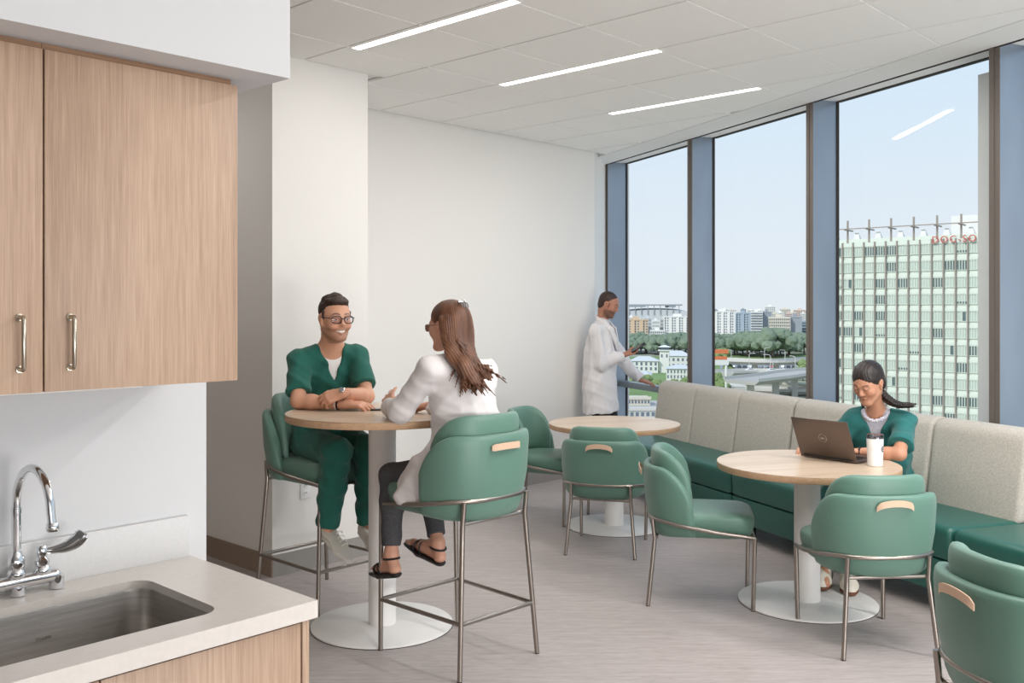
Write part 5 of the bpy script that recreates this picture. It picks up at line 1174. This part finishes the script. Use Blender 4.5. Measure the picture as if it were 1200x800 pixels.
# --- far buildings; local x along the front, front faces the camera
def block(px0, px1, D, py_top, depth, m, rows, cols, label, wm=None, mode='grid', turn=0.0, roofm=None, z0=GZ, wfrac=0.55, hfrac=0.5, group='city blocks on the skyline'):
    c = far((px0+px1)/2, D); ztop = 1.62+(361-py_top)*D/1120; w = (px1-px0)*D/1120; h = ztop-z0
    t = thing('building', label, 'building', (c.x, c.y, z0), math.atan2(-c.x, c.y)*1.0+turn, group); wm = wm or E['dkglass']
    MB().box(-w/2, w/2, 0, depth, 0, h).build('walls', m, t, smooth=False)
    MB().box(-w/2-0.4, w/2+0.4, -0.4, depth+0.4, h, h+0.8).box(-w*0.2, w*0.1, depth*0.3, depth*0.6, h+0.8, h+3.2).build('roof', roofm or m, t, smooth=False)
    f = MB(); wmb = MB(); ch, cw = h/rows, w/cols
    for r in range(rows):
        if mode == 'bands': wmb.box(-w/2+0.3, w/2-0.3, -0.12, 0.1, ch*r+ch*(1-hfrac)/2, ch*r+ch*(1+hfrac)/2); f.box(-w/2, w/2, -0.9, 0, ch*r-0.1, ch*r+0.35); continue
        for k in range(cols):
            if mode == 'cols' and k % 3 == 2: continue
            x = -w/2+cw*k; wmb.box(x+cw*(1-wfrac)/2, x+cw*(1+wfrac)/2, -0.12, 0.1, ch*r+ch*(1-hfrac)/2, ch*r+ch*(1+hfrac)/2)
    wo = wmb.build('windows', wm, t, smooth=False); wo['kind'] = 'stuff'
    if mode == 'grid':
        for k in range(cols+1): f.box(-w/2+cw*k-0.25, -w/2+cw*k+0.25, -0.5, 0, 0, h)
        for r in range(rows+1): f.box(-w/2, w/2, -0.45, 0, ch*r-0.3, ch*r+0.3)
    if mode == 'cols':
        for k in range(0, cols+1, 3): f.box(-w/2+cw*k-0.6, -w/2+cw*k+0.6, -1.0, 0, 0, h)
    if f.v: fo = f.build('facade_ribs', m, t, smooth=False); fo['kind'] = 'stuff'
    return t
block(733, 759.5, 860, 375, 18, E['tan'], 9, 8, 'sand coloured block with dark window columns left of the first mullion gap', mode='cols')
block(762, 779, 900, 388, 15, E['white'], 4, 7, 'low white block behind the trees beside the sand coloured block')
block(778.5, 812, 900, 371.5, 16, E['white'], 10, 12, 'tall white ribbed tower seen through the first bay', mode='cols')
block(833, 862, 900, 365.5, 18, E['white'], 11, 12, 'white tower with window columns at the left of the second bay', mode='cols')
block(862.5, 880, 880, 367.5, 16, E['bluegrey'], 12, 6, 'blue grey glazed tower next to the white tower', wm=E['dkw'], mode='cols')
block(880, 893.5, 860, 366, 14, E['white'], 12, 4, 'white tower with stacked balconies', mode='bands')
block(893.5, 903.5, 870, 366, 14, E['grey'], 10, 3, 'plain dark grey tower behind the grid fronted block', mode='cols', wm=E['grey'])
block(901.5, 925.5, 800, 372.5, 22, E['cream'], 9, 10, 'cream block with a regular grid of dark windows', mode='grid')
block(925.5, 938.5, 802, 372, 20, E['grey'], 6, 3, 'blank grey end block right of the grid fronted block', mode='cols', wm=E['grey'])
block(938, 958, 830, 377, 20, E['bluegrey'], 8, 6, 'blue grey block at the right end of the second bay', mode='bands', wm=E['dkw'])
block(897, 908.5, 1500, 359.5, 20, E['white'], 14, 5, 'distant white tower rising above the skyline')
block(914, 926, 1400, 362.5, 20, E['cream'], 12, 5, 'distant cream tower above the grid fronted block')
block(930, 946, 1500, 363.5, 20, E['pink'], 12, 6, 'distant salmon tower above the grey end block')
block(884, 896, 1600, 364, 20, E['white'], 12, 6, 'distant pale tower left of the white skyline tower')
for i, px in enumerate((836, 846, 853, 868, 876)): block(px, px+6+i % 3*2, 1900+60*i, 363.5-i % 2, 20, (E['grey'], E['white'], E['cream'])[i % 3], 10, 4, 'small far block, %s from the left on the hazy skyline of the second bay' % ORD[i], group='small far skyline blocks')
for i, px in enumerate((905, 911, 921, 926, 938)): block(px, px+7, 1250+40*i, 367.5-i % 2, 20, (E['cream'], E['white'], E['pink'])[i % 3], 10, 5, 'small pale block, %s from the left directly behind the grid fronted block' % ORD[i], group='pale blocks behind the grid front')
# stadium with a flat canopy roof on the horizon
st = thing('stadium', 'long white stadium with thin flat roof on the horizon', 'stadium', far(768, 1700), 0.0)
mb = MB(); 
for k_ in range(2):
    pass
sec = []
for i in range(25):
    a = PI*i/24; x = -62*math.cos(a); sec.append([Vector((x, y, z)) for y, z in ((-20, 0), (-20, 20+9*math.sin(a)**0.7), (25, 22+10*math.sin(a)**0.7), (25, 0))])
mb.loft(sec).build('bowl', E['roof'], st, smooth=False)
MB().box(-54, 44, -24, 20, 36.0, 38.4).box(-50, -20, -24, 16, 33.6, 36.0).box(20, 32, -24, 16, 33.0, 36.5).build('canopy', E['grey'], st, smooth=False)
cols_ = MB()
for i in range(9): cols_.box(-50+11*i, -49+11*i, -22, -21, 20, 36.2)
cols_.build('canopy_masts', E['grey'], st, smooth=False)
for i in range(7): block(736+9.5*i, 744+9.5*i, 1150+30*(i % 3), 372+(i*3) % 5, 22, (E['white'], E['conc'], E['roof'])[i % 3], 4, 8, 'low pale block, %s from the left between the stadium and the nearer towers' % ORD[i], group='low pale blocks before the stadium')
# --- white villas with a lantern tower
def hip(mb, x0, x1, y0, y1, z, h, o=0.6):
    cx0, cx1 = x0+(y1-y0)/2*0.9, x1-(y1-y0)/2*0.9; cy = (y0+y1)/2
    if cx0 > cx1: cx0 = cx1 = (x0+x1)/2
    mb.add([(x0-o, y0-o, z), (x1+o, y0-o, z), (x1+o, y1+o, z), (x0-o, y1+o, z), (cx0, cy, z+h), (cx1, cy, z+h)], [(0, 1, 5, 4), (1, 2, 5), (2, 3, 4, 5), (3, 0, 4), (3, 2, 1, 0)])
def villa(px0, px1, py, hpx, label, roofh=2.2, depth=9, n=6):
    D = gd(py); c = far((px0+px1)/2, D); w = (px1-px0)*D/1120; h = hpx*D/1120
    t = thing('villa', label, 'building', c, -0.2, 'white villas beyond the rail'); MB().box(-w/2, w/2, 0, depth, 0, h).build('walls', E['white'], t, smooth=False)
    mb = MB(); hip(mb, -w/2, w/2, 0, depth, h, roofh); mb.build('roof', E['roof'], t, smooth=False)
    for i in range(n):
        for z in ((0.25, 0.65) if hpx > 9 else (0.4,)): x = -w/2+w*(i+0.5)/n; MB().box(x-w/n*0.22, x+w/n*0.22, -0.08, 0.1, h*z, h*z+min(1.5, h*0.25)).build('window', E['dkglass'], t, smooth=False)
    return t
villa(738, 771, 437, 14, 'white villa with hipped roof left of the lantern tower'); villa(776, 808, 434, 17, 'white villa right of the lantern tower', 2.6)
villa(781, 812, 447, 15, 'long white house in front of the lantern tower', 1.6, n=8); villa(748, 762, 449, 10, 'small white house below the left villa', 1.6, n=3)
lt_ = thing('lantern_tower', 'square white lantern tower with overhanging cap among the villas', 'tower', far(778.5, gd(437)), -0.2)
MB().box(-2.3, 2.3, 0, 4.6, 0, 11.0).build('shaft', E['white'], lt_, smooth=False); MB().box(-1.9, 1.9, 0.4, 4.2, 11.0, 12.6).build('lantern', E['dkglass'], lt_, smooth=False)
mb = MB(); mb.box(-3.1, 3.1, -0.8, 5.4, 10.8, 11.3); hip(mb, -2.9, 2.9, -0.6, 5.2, 12.6, 1.0, 0.2); mb.build('cap', E['white'], lt_, smooth=False)
for x in (-1.2, 1.2): MB().box(x-0.4, x+0.4, -0.06, 0.1, 7.6, 9.2).build('window', E['dkglass'], lt_, smooth=False)
# --- beige flat buildings below the rail
def flat(px0, px1, py, hpx, depth, m, label, n=8):
    D = gd(py); c = far((px0+px1)/2, D); w = (px1-px0)*D/1120; h = hpx*D/1120; t = thing('annex', label, 'building', c, 0.0, 'low flat buildings close below')
    MB().box(-w/2, w/2, 0, depth, 0, h).box(-w/2-0.3, w/2+0.3, -0.3, 0.1, h-0.5, h+0.4).build('walls', m, t, smooth=False)
    for i in range(n): x = -w/2+w*(i+0.5)/n; MB().box(x-w/n*0.3, x+w/n*0.3, -0.06, 0.1, h*0.35, h*0.7).build('window', E['dkglass'], t, smooth=False)
flat(728, 762, 476, 10, 8, E['cream'], 'cream flat roofed building just under the rail', 9); flat(725, 812, 492, 13, 6, E['conc'], 'pale flat roofed building low in the first bay', 14)
flat(857, 872.5, 462, 10.5, 12, E['white'], 'plain white box building beside the highway', 2)
# --- highway ramps: decks with parapets on piers
def ramp(pts, zt, w, label, lights=0):
    P = catmull([far(px, gd_, 0) for px, gd_ in pts], 8); t = thing('highway_ramp', label, 'highway', (0, 0, GZ), 0, 'highway ramps'); d = MB(); s1 = []; pa = [[], []]
    for i, p in enumerate(P):
        dr = (P[min(i+1, len(P)-1)]-P[max(i-1, 0)]).normalized(); sd = Vector((-dr.y, dr.x, 0))*w/2; z = zt[0]+(zt[1]-zt[0])*i/(len(P)-1)
        s1.append([Vector((p.x, p.y, 0))+sd*k+Vector((0, 0, z+q)) for k, q in ((-1, 0), (-0.8, -1.2), (0.8, -1.2), (1, 0))])
        for j, k in enumerate((-1, 1)): pa[j].append([Vector((p.x, p.y, z))+sd*k*f+Vector((0, 0, q)) for f, q in ((1, 0), (1, 1.0), (0.97, 1.0), (0.97, 0))])
    d.loft(s1).build('deck', E['road'], t, smooth=False)
    for j in (0, 1): MB().loft(pa[j]).build('parapet', E['conc'], t, smooth=False)
    for i in range(3, len(P)-2, 6): p = P[i]; z = zt[0]+(zt[1]-zt[0])*i/(len(P)-1); MB().box(p.x-1, p.x+1, p.y-1, p.y+1, 0, z-1.1).build('pier', E['conc'], t, smooth=False)
ramp(((842, 455), (880, 442), (915, 440), (965, 462)), (7, 7), 13, 'upper curved highway ramp beyond the second bay')
ramp(((848, 395), (885, 402), (925, 395), (970, 372)), (5, 5), 12, 'middle highway ramp in front of the curved one')
ramp(((868, 318), (905, 330), (935, 345), (975, 358)), (7.5, 8.5), 14, 'nearest highway ramp sweeping to the lower right')
ramp(((846, 352), (885, 352), (925, 348), (975, 352)), (1.6, 1.6), 10, 'low straight road between the ramps')
# --- cars (shared meshes)
cm = {}
def car(px, D, z, rz, col, label, group):
    key = col
    if key not in cm:
        b = MB(); prof = [(-2.2, 0.35), (-2.2, 0.8), (-1.5, 0.95), (-1.0, 1.45), (0.7, 1.45), (1.25, 0.98), (2.15, 0.82), (2.2, 0.35)]
        b.loft([[Vector((x, y, z_ if abs(y) < 0.8 or z_ < 1 else z_)) for x, z_ in prof] for y in (-0.88, 0.88)]); a = b.build('body', cm_m[col], smooth=False)
        g2 = MB().loft([[Vector((x, y, z_)) for x, z_ in ((-1.35, 0.98), (-0.95, 1.36), (0.62, 1.36), (1.1, 1.0))] for y in (-0.9, 0.9)]).build('side_glass', E['dkw'], smooth=False)
        w_ = MB(); [w_.lathe([(0.33, -0.1), (0.33, 0.1)], (0, 0, 0), 12, Matrix.Translation((x, y, 0.33)) @ Matrix.Rotation(PI/2, 4, 'X')) for x in (-1.35, 1.35) for y in (-0.82, 0.82)]
        g3 = w_.build('wheels', M['black'], smooth=False); cm[key] = (a.data, g2.data, g3.data)
        for q in (a, g2, g3): bpy.data.objects.remove(q)
    t = thing('car', label, 'car', far(px, D, GZ+z), rz, group)
    for nm, me in zip(('body', 'side_glass', 'wheels'), cm[key]): o = bpy.data.objects.new(nm, me); COL.objects.link(o); o.parent = t
cm_m = {k: mat('car_paint_'+k, c, 0.35) for k, c in (('white', (232, 232, 232)), ('grey', (140, 146, 152)), ('dark', (70, 74, 82)), ('red', (168, 92, 84)))}
cols4 = ['white', 'grey', 'white', 'dark', 'white', 'grey', 'red', 'white', 'dark']; n_ = 0
for row, py in enumerate((427.5, 431.5, 435.5)):
    for i in range(15):
        px = 852+row*1.5+6.4*i; n_ += 1
        if tr_.rand() < 0.15: continue
        c_ = cols4[(i*5+row*2) % 9]; car(px, gd(py), 0.2, 1.2, c_, {'white': 'white', 'grey': 'grey', 'dark': 'dark', 'red': 'dull red'}[c_]+' car, %s place from the left in the %s parking row' % (ORD[i], ('far', 'middle', 'near')[row]), c_+' cars in the parking lot')
for px, D, w_ in ((880, 402, 'left'), (905, 400, 'central'), (931, 394, 'right')): car(px, D, 5.0, 0.0, 'white', '%s of three white cars on the middle highway ramp' % w_, 'white cars on the middle ramp')
# --- lamp posts, sign tower
lpm = None
for i, (px, py) in enumerate(((857, 440), (878, 446), (896, 436), (903, 449), (906, 457), (920, 440), (932, 452))):
    t = thing('lamp_post', 'tall thin pale lamp post, %s from the left beside the highway' % ORD[i], 'lamp post', far(px, gd(py)), 0.4*px, 'lamp posts along the highway')
    if lpm is None: o = MB().tube([(0, 0, 0), (0, 0, 11.5), (0.6, 0, 12), (2.2, 0, 12.1)], 0.14, 6).box(1.8, 3.0, -0.2, 0.2, 12.0, 12.2).build('pole', E['conc'], t, smooth=False); lpm = o.data
    else: o = bpy.data.objects.new('pole', lpm); COL.objects.link(o); o.parent = t
D = 330; sg = thing('sign_tower', 'thick white pole carrying an orange and white roof sign', 'sign', far(851, D))
MB().lathe([(0.45, 0), (0.45, 12.5)], (0, 0, 0), 14).build('pole', E['white'], sg)
MB().box(-5.2, 0.8, -0.5, 0.5, 12.0, 13.8).build('sign_box', E['white'], sg, smooth=False); MB().box(-5.2, 0.2, -0.55, 0.5, 13.9, 15.0).box(-5.2, 0.6, -0.6, 0.6, 16.0, 17.4).build('sign_panel', E['orange'], sg, smooth=False)
# --- the big curtain-walled tower block to the right
Q = Vector((86.2, 210, 0)); ed = Vector((0.757, -0.653, 0)); BA = math.atan2(ed.y, ed.x)
bb = thing('hospital_tower', 'large pale green curtain walled block with rooftop frames, filling the third bay', 'building', (Q.x, Q.y, GZ), BA)
TOP = 16.4-GZ; X0, X1 = -18.6, 22.4; bw = 2.44; fh = 3.62; nb = int(round((X1-X0)/bw)); nf = 12
MB().box(X0, X1, 0.25, 22, 0, TOP).build('core', E['mint'], bb, smooth=False)
MB().box(X0-0.2, X1+0.2, -0.1, 0.5, TOP-0.9, TOP).build('parapet', E['mint'], bb, smooth=False)
wv = []
for var in range(5):
    b = MB(); b.cur = 0; b.box(0.12, bw-0.12, 0.14, 0.2, 0, 2.05)
    k_ = 4 if var != 4 else 2
    if var in (1, 2): b.add([(0.12, 0.13, 0), (bw-0.12, 0.13, 0), (bw-0.12, 0.13, 2.05), (0.12, 0.13, 2.05)], [(0, 1, 2, 3)], 2)
    if var == 3: b.add([(0.12, 0.13, 0), (bw-0.12, 0.13, 0), (bw-0.12, 0.13, 0.55), (0.12, 0.13, 0.55)], [(0, 1, 2, 3)], 2)
    if var == 4: b.add([(bw*0.5, 0.13, 0), (bw-0.5, 0.13, 0), (bw-0.5, 0.13, 2.05), (bw*0.5, 0.13, 2.05)], [(0, 1, 2, 3)], 2)
    for i in range(k_+1): x = 0.12+(bw-0.24)*i/k_; b.box(x-0.07, x+0.07, 0.0, 0.16, 0, 2.05, mi=1)
    b.box(0.05, bw-0.05, 0.0, 0.16, 2.0, 2.12, mi=1); b.box(0.05, bw-0.05, 0.0, 0.16, -0.06, 0.06, mi=1)
    o = b.build('window', [E['mintw'], E['mint'], E['dkw']], smooth=False); wv.append(o.data); bpy.data.objects.remove(o)
cnt = 0
for f in range(nf):
    z = TOP-0.9-2.15-fh*f
    for i in range(nb):
        if cnt >= 300: break
        r_ = tr_.rand(); v = 0 if r_ < 0.66 else (1 if r_ < 0.78 else 2 if r_ < 0.85 else 3 if r_ < 0.93 else 4)
        o = bpy.data.objects.new('window', wv[v]); COL.objects.link(o); o.parent = bb; o.location = (X0+bw*i, 0, z); cnt += 1
    MB().box(X0, X1, 0.05, 0.25, z-1.45, z-0.75).build('spandrel', E['mint'], bb, smooth=False)
for i in range(nb+1): MB().box(X0+bw*i-0.13, X0+bw*i+0.13, -0.45, 0.1, 0, TOP+0.1).build('fin', E['bronze'], bb, smooth=False)
for i in range(0, nb+1, 2):
    x = X0+bw*(i+0.4); rf = MB().box(x-0.18, x+0.18, 0.2, 0.5, TOP, TOP+5.2).build('roof_post', E['bronze'], bb, smooth=False)
    MB().box(x-0.12, x+0.12, -1.6, 3.4, TOP+2.85, TOP+3.15).build('cross_arm', E['bronze'], rf, smooth=False)
    MB().add([(x+0.7, 1.2, TOP), (x+2.6, 1.2, TOP), (x+1.9, 1.8, TOP+2.6), (x+1.2, 1.8, TOP+2.6), (x+0.7, 3.0, TOP), (x+2.6, 3.0, TOP)], [(0, 1, 2, 3), (1, 5, 2), (0, 3, 4), (5, 4, 3, 2)]).build('roof_vent', E['white'], bb, smooth=False)
MB().box(X0, X1, 0.3, 0.5, TOP+3.2, TOP+3.42).build('roof_beam', E['bronze'], bb, smooth=False)
MB().box(8.3, X1, 5, 16, TOP, TOP+5.3).build('penthouse', E['white'], bb, smooth=False)
MB().box(X0, X1, 0.4, 0.6, TOP+0.0, TOP+0.9).build('roof_rail', E['mint'], bb, smooth=False)
txt = bpy.data.curves.new('roof_sign', 'FONT'); txt.body = 'DOCTORS HOSPITAL'; txt.size = 2.0; txt.extrude = 0.12; txt.space_character = 1.25
txt.body = 'DOC-SOHOD'; txt.materials.append(E['signred']); to = bpy.data.objects.new('roof_sign', txt); COL.objects.link(to)
dg = bpy.context.evaluated_depsgraph_get(); me = bpy.data.meshes.new_from_object(to.evaluated_get(dg)); bpy.data.objects.remove(to)
ro = bpy.data.objects.new('roof_sign', me); COL.objects.link(ro); ro.parent = bb; ro.location = (5.9, -0.5, TOP-0.75); ro.rotation_euler = (PI/2, 0, 0); me.materials.clear(); me.materials.append(E['signred'])
